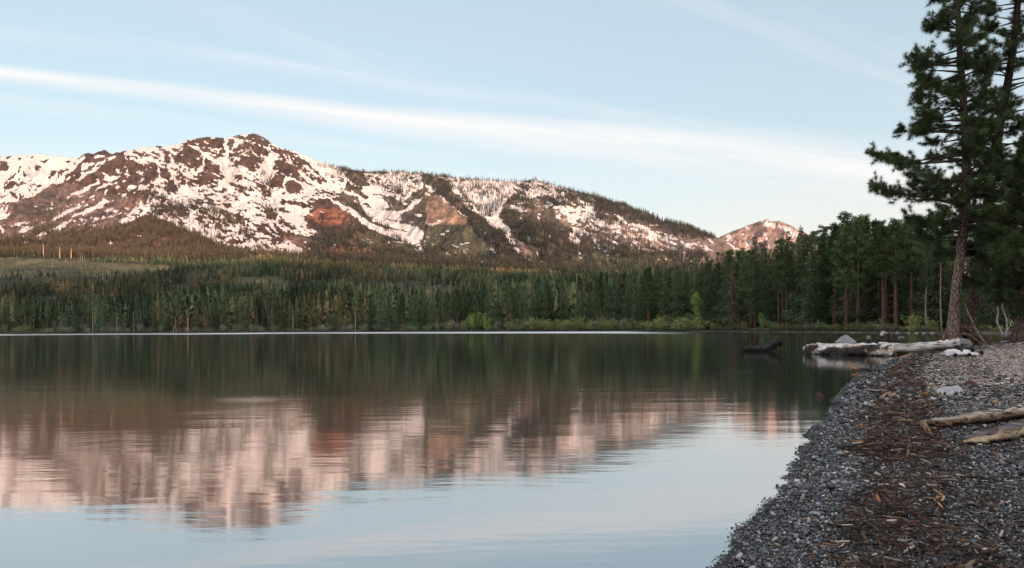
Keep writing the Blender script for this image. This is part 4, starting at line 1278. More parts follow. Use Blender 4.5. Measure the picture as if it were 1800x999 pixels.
# bench forest
n = 36000
px = rng.uniform(-140, 1330, n)
Y = np.sqrt(rng.uniform(430 ** 2, 2080 ** 2, n))
ok = Y > SHORE(px) + 32
px, Y = px[ok], Y[ok]
X = (px - 900) / F * Y
Zl = land_z(X, Y)
qx, qy = proj(X, Y, Zl)
clr = np.zeros(len(qx), bool)
wx = qx + 24 * (fbm(qx / 50, qy / 16, 3, 81) - .5); wy = qy + 8 * (fbm(qx / 40, qy / 14, 3, 82) - .5)
for pts, v in CLEAR: clr |= in_poly(wx, wy, pts)
dens = fbm(X / 90, Y / 160, 3, 83)
keep = rng.random(len(X)) < np.where(clr, 0.13, np.clip((dens - 0.36) * 5.0, .10, 1.0))
px, Y, X, Zl, qx, qy, clr = (a[keep] for a in (px, Y, X, Zl, qx, qy, clr))
nn = len(X)
hh = (7 + 21 * rng.random(nn) ** 1.7) * np.where(clr, .45, 1) * np.interp(px, [0, 500, 900, 1200], [.9, .95, 1.1, 1.25]) * np.interp(Y, [600, 1000, 1900], [1.0, .80, .55])
warm = fbm(X / 300, Y / 300, 2, 84)
v = rng.uniform(.45, 1.45, nn)
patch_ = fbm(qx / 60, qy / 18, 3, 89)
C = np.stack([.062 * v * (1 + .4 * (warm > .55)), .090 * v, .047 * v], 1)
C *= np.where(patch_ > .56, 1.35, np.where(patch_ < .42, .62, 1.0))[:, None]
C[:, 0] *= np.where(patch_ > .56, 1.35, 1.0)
brown = rng.random(nn) < .02
C[brown] = np.array([.12, .08, .05]) * v[brown][:, None]
idx = rng.integers(0, 6, nn)
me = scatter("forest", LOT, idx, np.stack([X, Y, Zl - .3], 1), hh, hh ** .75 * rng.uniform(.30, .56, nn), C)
tag(link("forest", me), "mass of dark conifers covering the low slopes behind the far shore", "forest", kind="stuff")
print("bench trees", nn)
# bleached snags scattered through it
n = 900
px = rng.uniform(-100, 1250, n); Y = np.sqrt(rng.uniform(560 ** 2, 1850 ** 2, n)); ok = Y > SHORE(px) + 40
px, Y = px[ok], Y[ok]; X = (px - 900) / F * Y; Zl = land_z(X, Y); qx, qy = proj(X, Y, Zl)
dn = fbm(qx / 60, qy / 16, 2, 85); ok = rng.random(len(X)) < np.clip((dn - .38) * 3, .08, .8) * np.where(qy < 486, 1.5, 1.0)
X, Y, Zl = X[ok], Y[ok], Zl[ok]; nn = len(X)
v = rng.uniform(.6, 1.25, nn)
me = scatter("standing_deadwood", [lo_snag()], np.zeros(nn, int), np.stack([X, Y, Zl], 1), rng.uniform(7, 19, nn), rng.uniform(3.0, 5.0, nn), np.stack([.34 * v, .29 * v, .24 * v], 1))
tag(link("standing_deadwood", me), "bleached dead trunks scattered through the forest on the low slopes", "dead trees", kind="stuff")

# trees on the mountain: keep those the map calls for
n = 150000
px = rng.uniform(-150, 1320, n); t = rng.uniform(0.0, 1.0, n)
yr = RIDGE_Y(px); Y = YB + (yr - YB) * t; X = (px - 900) / F * Y
Zl = land_z(X, Y); qx, qy = proj(X, Y, Zl)
d = CV.sample(TD, qx, qy) * (0.55 + 0.9 * fbm(qx / 7, qy / 7, 2, 87))
sn_here = CV.sample(SN, qx, qy)
d = np.where(sn_here < .3, d * 1.15, d)
# equal spacing in view: thin by foreshortening
ok = rng.random(n) < d * 0.50
X, Y, Zl, qx, qy = X[ok], Y[ok], Zl[ok], qx[ok], qy[ok]; nn = len(X)
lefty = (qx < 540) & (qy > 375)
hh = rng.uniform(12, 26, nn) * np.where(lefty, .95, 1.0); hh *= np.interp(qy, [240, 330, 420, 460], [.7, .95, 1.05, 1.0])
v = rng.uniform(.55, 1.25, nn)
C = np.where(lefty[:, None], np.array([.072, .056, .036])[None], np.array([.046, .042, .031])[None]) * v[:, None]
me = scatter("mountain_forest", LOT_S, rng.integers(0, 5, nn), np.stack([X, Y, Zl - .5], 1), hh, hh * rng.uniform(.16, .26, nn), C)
tag(link("mountain_forest", me), "scattered conifers darkening the snowy mountainside", "forest", kind="stuff")
print("mountain trees", nn)
# a thin line of trees along the ridge and the small peak
pr = np.concatenate([rng.uniform(575, 1290, 620), rng.uniform(250, 330, 14)])
yr = RIDGE_Y(pr) * rng.uniform(.985, 1.0, len(pr)); X = (pr - 900) / F * yr; Zl = land_z(X, yr)
dn = fbm(pr / 14, pr * 0, 2, 88); ok = rng.random(len(pr)) < np.clip((dn - .3) * 3, .1, 1) * np.interp(pr, [560, 620, 740, 830, 900, 1290], [.7, 1, .9, .35, .8, 1])
X, yr, Zl = X[ok], yr[ok], Zl[ok]; nn = len(X)
hh = rng.uniform(8, 19, nn)
pc_ = rng.integers(0, len(pc), 500); pt_ = rng.integers(20, 104, 500)
X = np.concatenate([X, QX[pt_, pc_]]); yr = np.concatenate([yr, QY[pt_, pc_]]); Zl = np.concatenate([Zl, QZ[pt_, pc_]])
hh = np.concatenate([hh, rng.uniform(9, 18, 500)]); nn = len(X)
v = rng.uniform(.6, 1.2, nn)
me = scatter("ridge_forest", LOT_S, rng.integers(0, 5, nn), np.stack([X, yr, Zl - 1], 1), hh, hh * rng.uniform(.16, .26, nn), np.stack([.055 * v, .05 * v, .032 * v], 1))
tag(link("ridge_forest", me), "sparse trees along the skyline of the ridge and the small peak", "forest", kind="stuff")

# ================================================================== THE NEAR SHORE
def plan(px, py, z=0.0):
    b = (HOR0 - py) / F
    a = (px - 900) / F
    Y = (z - H) / (-a * SR + b * CR)
    return ((a * CR + b * SR) * Y, Y)


SHP = [(-60, -60), (-14, -30), (-6, -10), (-2.6, -3.2), (-0.5, 1.0), (0.35, 2.6), plan(1185, 1060), plan(1258, 999), plan(1282, 965), plan(1300, 930), plan(1318, 906), plan(1362, 868), plan(1377, 845), plan(1403, 800), plan(1430, 765), plan(1462, 722), plan(1470, 704),
       plan(1485, 684), plan(1508, 662), plan(1528, 651), plan(1552, 641), plan(1566, 633), (16.6, 34.2), (18.6, 36.6), (20.6, 39.0), (21.6, 42.5), (22.8, 46.2), (26, 48.5), (32, 47.5), (40, 46.5), (60, 45), (90, 40), (130, -60)]
SHP = np.array(SHP, float)


def shore_d(X, Y):
    """signed distance to the waterline, positive on land"""
    X, Y = np.asarray(X, float), np.asarray(Y, float)
    best = np.full(X.shape, 1e9)
    ins = np.zeros(X.shape, bool)
    n = len(SHP)
    for i in range(n):
        (xa, ya), (xb, yb) = SHP[i], SHP[(i + 1) % n]
        dx, dy = xb - xa, yb - ya
        t = np.clip(((X - xa) * dx + (Y - ya) * dy) / (dx * dx + dy * dy + 1e-9), 0, 1)
        best = np.minimum(best, np.hypot(X - xa - t * dx, Y - ya - t * dy))
        if ya != yb:
            ins ^= ((ya > Y) != (yb > Y)) & (X < (xb - xa) * (Y - ya) / (yb - ya) + xa)
    return np.where(ins, best, -best)


def beach_z(X, Y, d=None):
    if d is None: d = shore_d(X, Y)
    w = 0.16 * (fbm(X * 1.3, Y * 1.0, 2, 401) - 0.5) + 0.07 * (fbm(X * 5, Y * 4, 2, 402) - 0.5)
    dd = d + w * np.clip(np.abs(Y) / 5, 0.5, 2.0)
    z = np.where(dd > 0, 0.72 * (1 - np.exp(-0.145 * np.maximum(dd, 0))), np.maximum(dd * 0.14, -2.0))
    berm = 0.05 * np.exp(-((d - 1.15) / 0.32) ** 2) * (0.4 + 1.2 * fbm(X * 2.2, Y * 1.6, 3, 403))
    z = z + berm + 0.05 * (fbm(X * 0.9, Y * 0.7, 3, 404) - 0.5) * np.clip(d, 0, 1)
    return z


def hit(px, py, Y0=1.6, Y1=62.0):
    """where the sight line meets the beach"""
    Yv = np.geomspace(Y0, Y1, 900)
    a, b = (px - 900) / F, (HOR0 - py) / F
    X, Zr = (a * CR + b * SR) * Yv, H + (-a * SR + b * CR) * Yv
    zb_ = np.maximum(beach_z(X, Yv), 0.0)
    k = np.where(Zr <= zb_)[0]
    i = k[0] if len(k) else len(Yv) - 1
    return np.array([X[i], Yv[i], zb_[i]])


bpx = np.concatenate([np.arange(300, 1050, 25), np.arange(1050, 1860, 2.2), np.arange(1860, 3400, 40)]).astype(float)
bY = np.geomspace(1.1, 60, 430)
BX = ((bpx - 900) / F)[None, :] * bY[:, None]
BY = bY[:, None] + 0 * BX
BD = shore_d(BX, BY)
BZ = beach_z(BX, BY, BD)
BZ = BZ + 0.010 * (fbm(BX * 24, BY * 18, 2, 405) - .5) * (BD > -.2)


def ground_col(X, Y, d):
    g = np.array([.022, .022, .026])
    wr = np.array([.045, .029, .022])
    pl = np.array([.36, .30, .275])
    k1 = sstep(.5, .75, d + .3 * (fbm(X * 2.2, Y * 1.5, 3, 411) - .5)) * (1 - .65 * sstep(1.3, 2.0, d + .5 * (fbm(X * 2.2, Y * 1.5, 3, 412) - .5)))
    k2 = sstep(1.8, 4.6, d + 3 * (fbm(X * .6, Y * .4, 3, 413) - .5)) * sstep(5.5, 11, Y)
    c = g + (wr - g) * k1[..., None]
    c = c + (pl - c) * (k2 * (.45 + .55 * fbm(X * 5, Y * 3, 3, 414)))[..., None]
    return c


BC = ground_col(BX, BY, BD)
nr, nc = BX.shape
ii, jj = np.meshgrid(np.arange(nr - 1), np.arange(nc - 1), indexing="ij")
q = np.stack([ii * nc + jj, ii * nc + jj + 1, (ii + 1) * nc + jj + 1, (ii + 1) * nc + jj], -1).reshape(-1, 4)
q = q[(BZ.ravel()[q].max(1) > -0.6)]
# ground round the photographer, coarser
ex, ey = np.meshgrid(np.linspace(-40, 130, 120), np.linspace(-58, 1.1, 60))
ed = shore_d(ex, ey); ez = beach_z(ex, ey, ed) - .01
n0 = nr * nc
er, ec = ex.shape
i2, j2 = np.meshgrid(np.arange(er - 1), np.arange(ec - 1), indexing="ij")
q2 = np.stack([i2 * ec + j2, i2 * ec + j2 + 1, (i2 + 1) * ec + j2 + 1, (i2 + 1) * ec + j2], -1).reshape(-1, 4)
q2 = q2[(ez.ravel()[q2].max(1) > -0.6)] + n0
m_beach, nt, out = new_mat("beach_ground")
N = NT(nt)
pos = N.n("ShaderNodeNewGeometry").outputs["Position"]
vo = N.n("ShaderNodeTexVoronoi"); N.put(vo.inputs["Vector"], pos); vo.inputs["Scale"].default_value = 55
v2 = N.n("ShaderNodeTexVoronoi"); N.put(v2.inputs["Vector"], pos); v2.inputs["Scale"].default_value = 19
sepc = N.n("ShaderNodeSeparateColor"); nt.links.new(v2.outputs["Color"], sepc.inputs[0])
k = N.math("MULTIPLY", N.ramp(vo.outputs["Distance"], .55, .1, .45, 1.1), N.math("ADD", .45, N.math("MULTIPLY", sepc.outputs[0], 1.1)))
bc = N.mix(1.0, N.attr("tint").outputs["Color"], N.comb(k, k, k), "MULTIPLY")
N.bsdf(bc, .7, .3, N.bump(vo.outputs["Distance"], .012, 1.0), out).inputs["Roughness"].default_value = .75
me = make_mesh("beach", np.concatenate([np.stack([BX, BY, BZ], -1).reshape(-1, 3), np.stack([ex, ey, ez], -1).reshape(-1, 3)]), [np.concatenate([q, q2])], m_beach, True, None, {"tint": np.concatenate([BC.reshape(-1, 3), ground_col(ex, ey, ed).reshape(-1, 3)])})
tag(link("beach", me), "dark gravel beach with a brown line of washed up wood", "beach", kind="structure")


# ------------------------------------------------------------------ gravel and washed up wood chips, beyond counting
def ico(sub=1):
    bm = bmesh.new()
    bmesh.ops.create_icosphere(bm, subdivisions=sub, radius=1.0)
    V = np.array([v.co[:] for v in bm.verts]); T = np.array([[v.index for v in f.verts] for f in bm.faces])
    bm.free()
    return V, T


def lump(seed, sub):
    r = np.random.default_rng(seed)
    V, T = ico(sub)
    V = V * (1 + .22 * (r.random((len(V), 1)) - .5)) if sub == 1 else V * (1 + .5 * (fbm(V[:, 0] * 1.6 + seed, V[:, 1] * 1.6 + V[:, 2] * 1.3, 2, seed) - .5))[:, None]
    return V * np.array([1.0, r.uniform(.6, .9), r.uniform(.38, .62)]), T


def chip(seed):
    r = np.random.default_rng(seed)
    s = np.linspace(-1, 1, 4)
    bend = r.normal(0, .22); twist = r.normal(0, .25)
    V = []
    for i, x in enumerate(s):
        w = .5 * (1 - .45 * abs(x) ** 2) * r.uniform(.75, 1.15); h = .5 * r.uniform(.7, 1.1)
        cy, cz = bend * x * x * 2.4, r.normal(0, .15)
        for yy, zz in ((-w, -h), (w, -h), (w, h), (-w, h)): V.append((x, yy + cy, zz + cz + twist * x))
    T = []
    for i in range(3):
        for j in range(4):
            a, b = i * 4 + j, i * 4 + (j + 1) % 4
            T += [(a, b, b + 4), (a, b + 4, a + 4)]
    T += [(0, 2, 1), (0, 3, 2), (12, 13, 14), (12, 14, 15)]
    return np.array(V), np.array(T)


def rotm(rz, rx, ry):
    c, s = np.cos, np.sin
    Z_ = np.zeros_like(rz); O_ = np.ones_like(rz)
    Rz = np.stack([c(rz), -s(rz), Z_, s(rz), c(rz), Z_, Z_, Z_, O_], -1).reshape(-1, 3, 3)
    Rx = np.stack([O_, Z_, Z_, Z_, c(rx), -s(rx), Z_, s(rx), c(rx)], -1).reshape(-1, 3, 3)
    Ry = np.stack([c(ry), Z_, s(ry), Z_, O_, Z_, -s(ry), Z_, c(ry)], -1).reshape(-1, 3, 3)
    return Rz @ Rx @ Ry


def scatter3(temps, P, S, R, C):
    Vs, Ts, Cs, n = [], [], [], 0
    idx = rng.integers(0, len(temps), len(P))
    for k, (V, T) in enumerate(temps):
        m = np.where(idx == k)[0]
        if not len(m): continue
        W_ = V[None] * S[m][:, None, :]
        W_ = np.einsum("nij,nvj->nvi", R[m], W_) + P[m][:, None, :]
        Vs.append(W_.reshape(-1, 3).astype(np.float32)); Ts.append((T[None] + (np.arange(len(m)) * len(V))[:, None, None] + n).reshape(-1, 3).astype(np.int32))
        Cs.append(np.repeat(C[m], len(V), 0).astype(np.float32)); n += len(m) * len(V)
    return np.concatenate(Vs), np.concatenate(Ts), np.concatenate(Cs)


def stone_mat(name, rough, spec):
    m, nt, out = new_mat(name)
    N = NT(nt)
    pos = N.n("ShaderNodeNewGeometry").outputs["Position"]
    n = N.noise(pos, 90, 3)
    k = N.math("ADD", .6, N.math("MULTIPLY", n, .8))
    N.bsdf(N.mix(1.0, N.attr("tint").outputs["Color"], N.comb(k, k, k), "MULTIPLY"), rough, spec, None, out)
    return m


M_PEB = stone_mat("pebble_stone", .30, .6)
PAL = np.array([(.014, .015, .019), (.066, .072, .088), (.25, .26, .29), (.21, .145, .10), (.085, .050, .036), (.48, .47, .47)])
parts_ = []
for (Ya, Yb_, n, r0, r1, sub) in ((2.4, 6.0, 112000, .0055, .0130, 1), (6.0, 12, 108000, .0075, .0175, 1), (12, 44, 70000, .016, .042, 1)):
    Y = np.exp(rng.uniform(math.log(Ya), math.log(Yb_), n))
    px = rng.uniform(1120, 1850, n); ex_ = rng.random(n) < .36; px[ex_] = rng.uniform(1850, 2750, ex_.sum())
    X = (px - 900) / F * Y
    d = shore_d(X, Y)
    wl = fbm(X * 3, Y * 2.2, 2, 421)
    pr = np.where(d < -.05, .035 * (d > -.25), np.where(d < .6, 1.0, np.where(d < 1.5, .40, np.where(Y < 12, .75, .30)))) * np.clip(.5 + wl, .4, 1.1)
    ok = rng.random(n) < pr
    X, Y, d = X[ok], Y[ok], d[ok]; m = len(X)
    r_ = r0 + (r1 - r0) * rng.random(m) ** 2.2
    big = rng.random(m) < .03; r_[big] *= rng.uniform(1.3, 2.3, big.sum())
    P = np.stack([X, Y, beach_z(X, Y, d) + r_ * np.where(d < .06, rng.uniform(-.6, .3, m), rng.uniform(-.1, 1.5, m))], 1)
    S = np.stack([r_ * rng.uniform(.9, 1.5, m), r_, r_], 1)
    C = PAL[rng.choice(6, m, p=[.40, .31, .15, .06, .05, .03])] * rng.uniform(.7, 1.3, (m, 1))
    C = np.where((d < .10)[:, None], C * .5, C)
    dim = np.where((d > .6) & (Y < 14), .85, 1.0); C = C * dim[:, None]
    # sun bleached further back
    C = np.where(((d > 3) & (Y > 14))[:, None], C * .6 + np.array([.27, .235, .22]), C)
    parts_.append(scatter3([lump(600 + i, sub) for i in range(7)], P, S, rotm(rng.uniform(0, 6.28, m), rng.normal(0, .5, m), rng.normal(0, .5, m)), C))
V = np.concatenate([p[0] for p in parts_]); off = np.cumsum([0] + [len(p[0]) for p in parts_])
T = np.concatenate([p[1] + off[i] for i, p in enumerate(parts_)]); C = np.concatenate([p[2] for p in parts_])
print("gravel tris", len(T))
tag(link("gravel", make_mesh("gravel", V, [T], M_PEB, True, None, {"tint": C})), "wet slate coloured gravel lying along the waterline", "gravel", kind="stuff")
del V, T, C, parts_

M_CHIP = stone_mat("wood_chip", .75, .25)
CP = np.array([(.084, .042, .028), (.020, .014, .012), (.26, .115, .050), (.50, .41, .365), (.30, .285, .28), (.17, .115, .085)])
parts_ = []
for (Ya, Yb_, n, l0, l1) in ((2.6, 7, 40000, .010, .052), (7, 14, 40000, .016, .075), (14, 46, 70000, .03, .11)):
    Y = np.exp(rng.uniform(math.log(Ya), math.log(Yb_), n)); px = rng.uniform(1250, 1860, n); ex_ = rng.random(n) < .36; px[ex_] = rng.uniform(1860, 2750, ex_.sum())
    X = (px - 900) / F * Y; d = shore_d(X, Y)
    dw = d + .75 * (fbm(X * 1.7, Y * 1.1, 3, 431) - .5)
    pr = np.where(dw < .52, .0, np.where(dw < .72, .5, np.where(dw < 1.35, 1.0, np.where(Y > 14, .8, .42)))) * np.clip(2.6 * fbm(X * 2.2, Y * 1.4, 3, 432) - .42, .12, 1)
    ok = rng.random(n) < pr
    X, Y, d, dw = X[ok], Y[ok], d[ok], dw[ok]; m = len(X)
    L = l0 + (l1 - l0) * rng.random(m) ** 2.4
    wdt = L * rng.uniform(.12, .38, m)
    pile = np.where((dw > .6) & (dw < 1.4), .065, .015)
    P = np.stack([X, Y, beach_z(X, Y, d) + rng.random(m) ** 1.5 * pile * 1.5], 1)
    S = np.stack([L, wdt, np.minimum(wdt * rng.uniform(.25, .8, m), .018)], 1)
    pale = (Y + d * 1.5 + 5 * (fbm(X * .8, Y * .5, 2, 433) - .5) > 13.5) & (d > 1.5)
    pick = np.where(pale, rng.choice(6, m, p=[.11, .07, .05, .48, .19, .10]), rng.choice(6, m, p=[.40, .40, .020, .020, .040, .12]))
    C = CP[pick] * rng.uniform(.65, 1.3, (m, 1))
    parts_.append(scatter3([chip(700 + i) for i in range(10)], P, S, rotm(rng.uniform(0, 6.28, m), rng.normal(0, .3, m), rng.normal(0, .22, m)), C))
V = np.concatenate([p[0] for p in parts_]); off = np.cumsum([0] + [len(p[0]) for p in parts_])
T = np.concatenate([p[1] + off[i] for i, p in enumerate(parts_)]); C = np.concatenate([p[2] for p in parts_])
print("chip tris", len(T))
tag(link("wood_debris", make_mesh("wood_debris", V, [T], M_CHIP, False, None, {"tint": C})), "brown bark shreds and wood chips washed up along the beach", "debris", kind="stuff")
del V, T, C, parts_

# ------------------------------------------------------------------ driftwood
def wood_mat(name, rough=.8, amp=.8, axis=0, sc=9.0, dist=.012):
    m, nt, out = new_mat(name)
    N = NT(nt)
    pos = N.n("ShaderNodeNewGeometry").outputs["Position"]
    sp = N.n("ShaderNodeSeparateXYZ"); nt.links.new(pos, sp.inputs[0])
    v = N.comb(N.math("MULTIPLY", sp.outputs[0], .22), sp.outputs[1], sp.outputs[2])
    n1 = N.noise(v, sc * 3.2, 4, .65); n2 = N.noise(pos, sc * .5, 3, .6)
    k = N.math("ADD", 1 - amp * .8, N.math("MULTIPLY", N.math("ADD", n1, n2), amp * .8))
    crack = N.ramp(n1, .38, .50, .22, 1.0)
    k = N.math("MAXIMUM", N.math("MULTIPLY", k, crack), 0.12)
    N.bsdf(N.mix(1.0, N.attr("tint").outputs["Color"], N.comb(k, k, k), "MULTIPLY"), rough, .2, N.bump(n1, dist, 1.0), out)
    return m


M_WOOD = wood_mat("driftwood", sc=7, amp=1.05, dist=.02)
M_BIGW = wood_mat("bleached_log_wood", sc=3.0, dist=.04, amp=.6)
M_CHAR = wood_mat("charred_wood", 1.0, 1.0, sc=4, dist=.05)


def log_piece(mb, P, R, sides=14, bump=.12, seed=0, colf=None, oval=1.0, n=40, smooth=True, cap=True):
    """a log along P (control points), radii R, resampled; colf(s, angle, points)->colours"""
    P, R = np.asarray(P, float), np.asarray(R, float)
    t = np.linspace(0, 1, len(P)); tt_ = np.linspace(0, 1, n)
    Pi = np.stack([np.interp(tt_, t, P[:, k]) for k in range(3)], 1)
    for _ in range(3):
        Pi[1:-1] = (Pi[:-2] + 2 * Pi[1:-1] + Pi[2:]) / 4
    Ri = np.interp(tt_, t, R)
    mb.tube(Pi, Ri, sides, (1, 1, 1), 0, cap, smooth, bump, seed, oval)
    Vv = mb.V[-1]
    s = np.concatenate([np.repeat(tt_, sides)] + ([np.array([0., 1.])] if cap else []))
    cen = np.concatenate([np.repeat(Pi, sides, 0)] + ([Pi[[0, -1]]] if cap else []))
    rel = Vv - cen
    up = rel[:, 2] / (np.linalg.norm(rel, axis=1) + 1e-6)
    fr = -rel[:, 1] / (np.linalg.norm(rel, axis=1) + 1e-6)
    if colf is not None: mb.C[-1] = np.asarray(colf(s, up, fr, Vv), float)
    return mb


def lay(pts, lift):
    """sight points on the beach -> 3D points, raised by lift"""
    return [hit(*p) + np.array([0, 0, l]) for p, l in zip(pts, lift if isinstance(lift, (list, tuple)) else [lift] * len(pts))]


def mixc(a, b, k):
    return np.asarray(a)[None] * (1 - k[:, None]) + np.asarray(b)[None] * k[:, None]


# two long pieces lying at the right of the beach
mb = MB()
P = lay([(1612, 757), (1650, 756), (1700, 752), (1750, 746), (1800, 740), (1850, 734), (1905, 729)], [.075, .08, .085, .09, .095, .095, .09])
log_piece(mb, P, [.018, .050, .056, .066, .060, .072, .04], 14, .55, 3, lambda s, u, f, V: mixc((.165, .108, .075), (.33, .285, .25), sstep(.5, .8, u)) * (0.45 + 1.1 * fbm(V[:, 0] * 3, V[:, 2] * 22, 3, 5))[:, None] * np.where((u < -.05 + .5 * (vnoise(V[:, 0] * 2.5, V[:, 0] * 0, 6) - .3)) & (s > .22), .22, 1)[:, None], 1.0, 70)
stick = lay([(1562, 750), (1585, 746), (1612, 748)], .05)
mb.tube(stick, [.008, .016, .012], 6, (.28, .20, .14))
fork = lay([(1622, 757), (1632, 768), (1640, 774)], [.08, .05, .035])
mb.tube(fork, [.04, .028, .010], 6, (.33, .19, .09))
tag(link("driftwood_log", mb.mesh("driftwood_log", M_WOOD)), "long tan driftwood branch with a forked tip, the farther of two on the gravel", "driftwood")
o = bpy.data.objects.new("driftwood_log", None); COL.objects.link(o)
P = lay([(1693, 787), (1720, 786), (1760, 780), (1800, 772), (1850, 764), (1910, 757)], [.05, .065, .08, .09, .095, .09])
o.location = P[0]
P = np.array(P) - P[0]
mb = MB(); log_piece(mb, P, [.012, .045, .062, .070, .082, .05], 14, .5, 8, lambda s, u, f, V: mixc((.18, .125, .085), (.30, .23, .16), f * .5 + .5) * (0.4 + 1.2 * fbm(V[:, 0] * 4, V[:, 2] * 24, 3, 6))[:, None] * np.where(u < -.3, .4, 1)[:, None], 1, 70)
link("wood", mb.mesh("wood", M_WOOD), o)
mb = MB(); log_piece(mb, P + np.array([.02, .012, .040]), [.008, .030, .040, .052, .050, .04], 12, .45, 9, lambda s, u, f, V: np.array([[.125, .104, .115]]) * (.7 + .6 * vnoise(V[:, 0] * 9, V[:, 1] * 20, 4))[:, None], 1.25)
link("bark", mb.mesh("bark", M_WOOD), o)
tag(o, "split driftwood log with purplish bark over tan wood, the nearer of two on the gravel", "driftwood")

# big bleached log half in the water
o = bpy.data.objects.new("fallen_log", None); COL.objects.link(o)
L0, L1 = at(1413, 613, 39.5), at(1566, 614.5, 35.4)
o.location = L0


def bark_patch(s, u, f, V):
    n = fbm(V[:, 0] * 1.3 + 4, V[:, 2] * 2.4 + V[:, 1], 3, 44)
    k = sstep(.36, .46, n + .20 * (f - .35) - .34 * np.clip(u - .25, 0, 1) + .10 * (s - .25))
    k = np.where(s < .07, 0, k)
    pinky = vnoise(V[:, 0] * 1.5, V[:, 2] * 3, 45)
    return mixc((.64, .61, .62), (.52, .40, .33), sstep(.62, .85, pinky)) * (1 - k[:, None]) + np.array([[.050, .040, .038]]) * k[:, None]


Pl = np.array([(0, 0, 0), *( (np.array(L1) - L0) * t + np.array([0, 0, .02 * math.sin(t * 9)]) for t in (.06, .2, .4, .6, .8, .93)), np.array(L1) - L0])
mb = MB(); log_piece(mb, Pl, [.08, .20, .25, .24, .27, .25, .28, .25], 24, .34, 14, bark_patch, 1.0, 90)
link("trunk", mb.mesh("trunk", M_BIGW), o)
for k, (px, py) in enumerate(((1521, 613), (1556, 611))):
    c = np.array(at(px, py + 2, 36.5 - k * .8)) - L0 + np.array([0, -.18, 0])
    mb = MB(); mb.tube([c, c + np.array([.02, -.10, 0]), c + np.array([.03, -.15, 0])], [.14, .13, .09], 10, (.46, .27, .14), 0, True, True, .2, 20 + k)
    link("knot", mb.mesh("knot", M_BIGW), o)
tag(o, "big bleached log with dark bark patches lying half in the water", "log")
mb = MB()
Pg = [np.array(at(1553, 610.5, 38.0)), np.array(at(1600, 610.5, 37.8)), np.array(at(1640, 609, 37.6)), np.array(at(1672, 606.5, 37.4)), np.array(at(1686, 605.5, 37.3))]
o = bpy.data.objects.new("fallen_log", None); COL.objects.link(o); o.location = Pg[0]
Pg = np.array(Pg) - Pg[0]


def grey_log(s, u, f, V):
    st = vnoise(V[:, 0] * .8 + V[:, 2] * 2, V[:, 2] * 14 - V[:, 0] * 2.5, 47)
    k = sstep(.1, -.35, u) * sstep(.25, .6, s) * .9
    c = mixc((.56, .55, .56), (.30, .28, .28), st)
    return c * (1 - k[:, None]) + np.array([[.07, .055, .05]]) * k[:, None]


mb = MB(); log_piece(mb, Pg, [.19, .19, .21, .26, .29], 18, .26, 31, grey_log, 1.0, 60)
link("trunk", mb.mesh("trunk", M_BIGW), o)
c = Pg[-1]
mb = MB(); mb.tube([c + np.array([-.06, 0, .0]), c + np.array([.04, 0, 0]), c + np.array([.42, 0, -.02]), c + np.array([.55, 0, -.03])], [.26, .29, .24, .12], 14, (.16, .165, .17), 0, True, True, .25, 33)
link("broken_end", mb.mesh("broken_end", M_BIGW), o)
tag(o, "smooth weathered grey log with a dark broken end below the big pine", "log")

# charred log in the water
mb = MB()
c0 = np.array(at(1306, 614, 43.5)); c1 = np.array(at(1342, 613, 43.5)); c2 = np.array(at(1374, 600.5, 43.5))
blk = lambda s, u, f, V: np.array([[.008, .0075, .008]]) * (1 + 3.5 * np.clip(u, 0, 1))[:, None] * (0.6 + 1.2 * vnoise(V[:, 0] * 5, V[:, 2] * 9, 3))[:, None]  # char colour, with a highlight painted along the upper side
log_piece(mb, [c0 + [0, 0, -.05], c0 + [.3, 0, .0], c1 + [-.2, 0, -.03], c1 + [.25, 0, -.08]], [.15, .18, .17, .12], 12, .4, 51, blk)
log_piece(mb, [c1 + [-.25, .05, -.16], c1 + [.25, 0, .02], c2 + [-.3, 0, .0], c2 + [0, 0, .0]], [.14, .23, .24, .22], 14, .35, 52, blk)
mb.tube([c0 + [.1, 0, 0], c0 + [.0, 0, .18], c0 + [.06, 0, .28]], [.09, .07, .03], 7, (.02, .018, .018), bump=.3)
tag(link("charred_log", mb.mesh("charred_log", M_CHAR)), "charred black log rising out of the water on its own", "log")

# stubs standing behind the bleached log
for k, (px, y0, y1, w, tipc, lab) in enumerate(((1527, 603, 590, 11, (.30, .26, .25), "dark pointed stub standing behind the bleached log, left of the hooked one"), (1585, 602, 592, 13, (.17, .16, .17), "short grey stump in the water behind the grey log"))):
    Y = 40.5
    a0, a1 = np.array(at(px, y0 + 4, Y)), np.array(at(px - 1, y1, Y)); wm = w / F * Y / 2
    mb = MB(); log_piece(mb, [a0, a0 * .5 + a1 * .5, a1], [wm * 1.15, wm * .9, wm * .35 if k == 0 else wm * .75], 9, .25, 61 + k, lambda s, u, f, V: mixc((.03, .026, .026), tipc, sstep(.5, .95, s)), 1, 14)
    tag(link("stump", mb.mesh("stump", M_BIGW)), lab, "stump")
Y = 38.6
mb = MB(); a0 = np.array(at(1546, 606, Y)); a1 = np.array(at(1549, 590, Y)); a2 = np.array(at(1552, 584.5, Y)); a3 = np.array(at(1558, 586, Y))
log_piece(mb, [a0, a0 * .5 + a1 * .5, a1], [.18, .19, .12], 10, .2, 65, lambda s, u, f, V: np.array([[.030, .026, .028]]) + 0 * V, 1, 14)
log_piece(mb, [a1 + [0, 0, -.06], a2 + [-.04, 0, -.02], a2 + [.03, 0, .0], a3], [.085, .075, .07, .03], 8, .15, 66, lambda s, u, f, V: np.array([[.42, .40, .39]]) + 0 * V, 1, 16)
tag(link("stump", mb.mesh("stump", M_BIGW)), "dark stub with a pale hooked top standing on the bleached log", "stump")

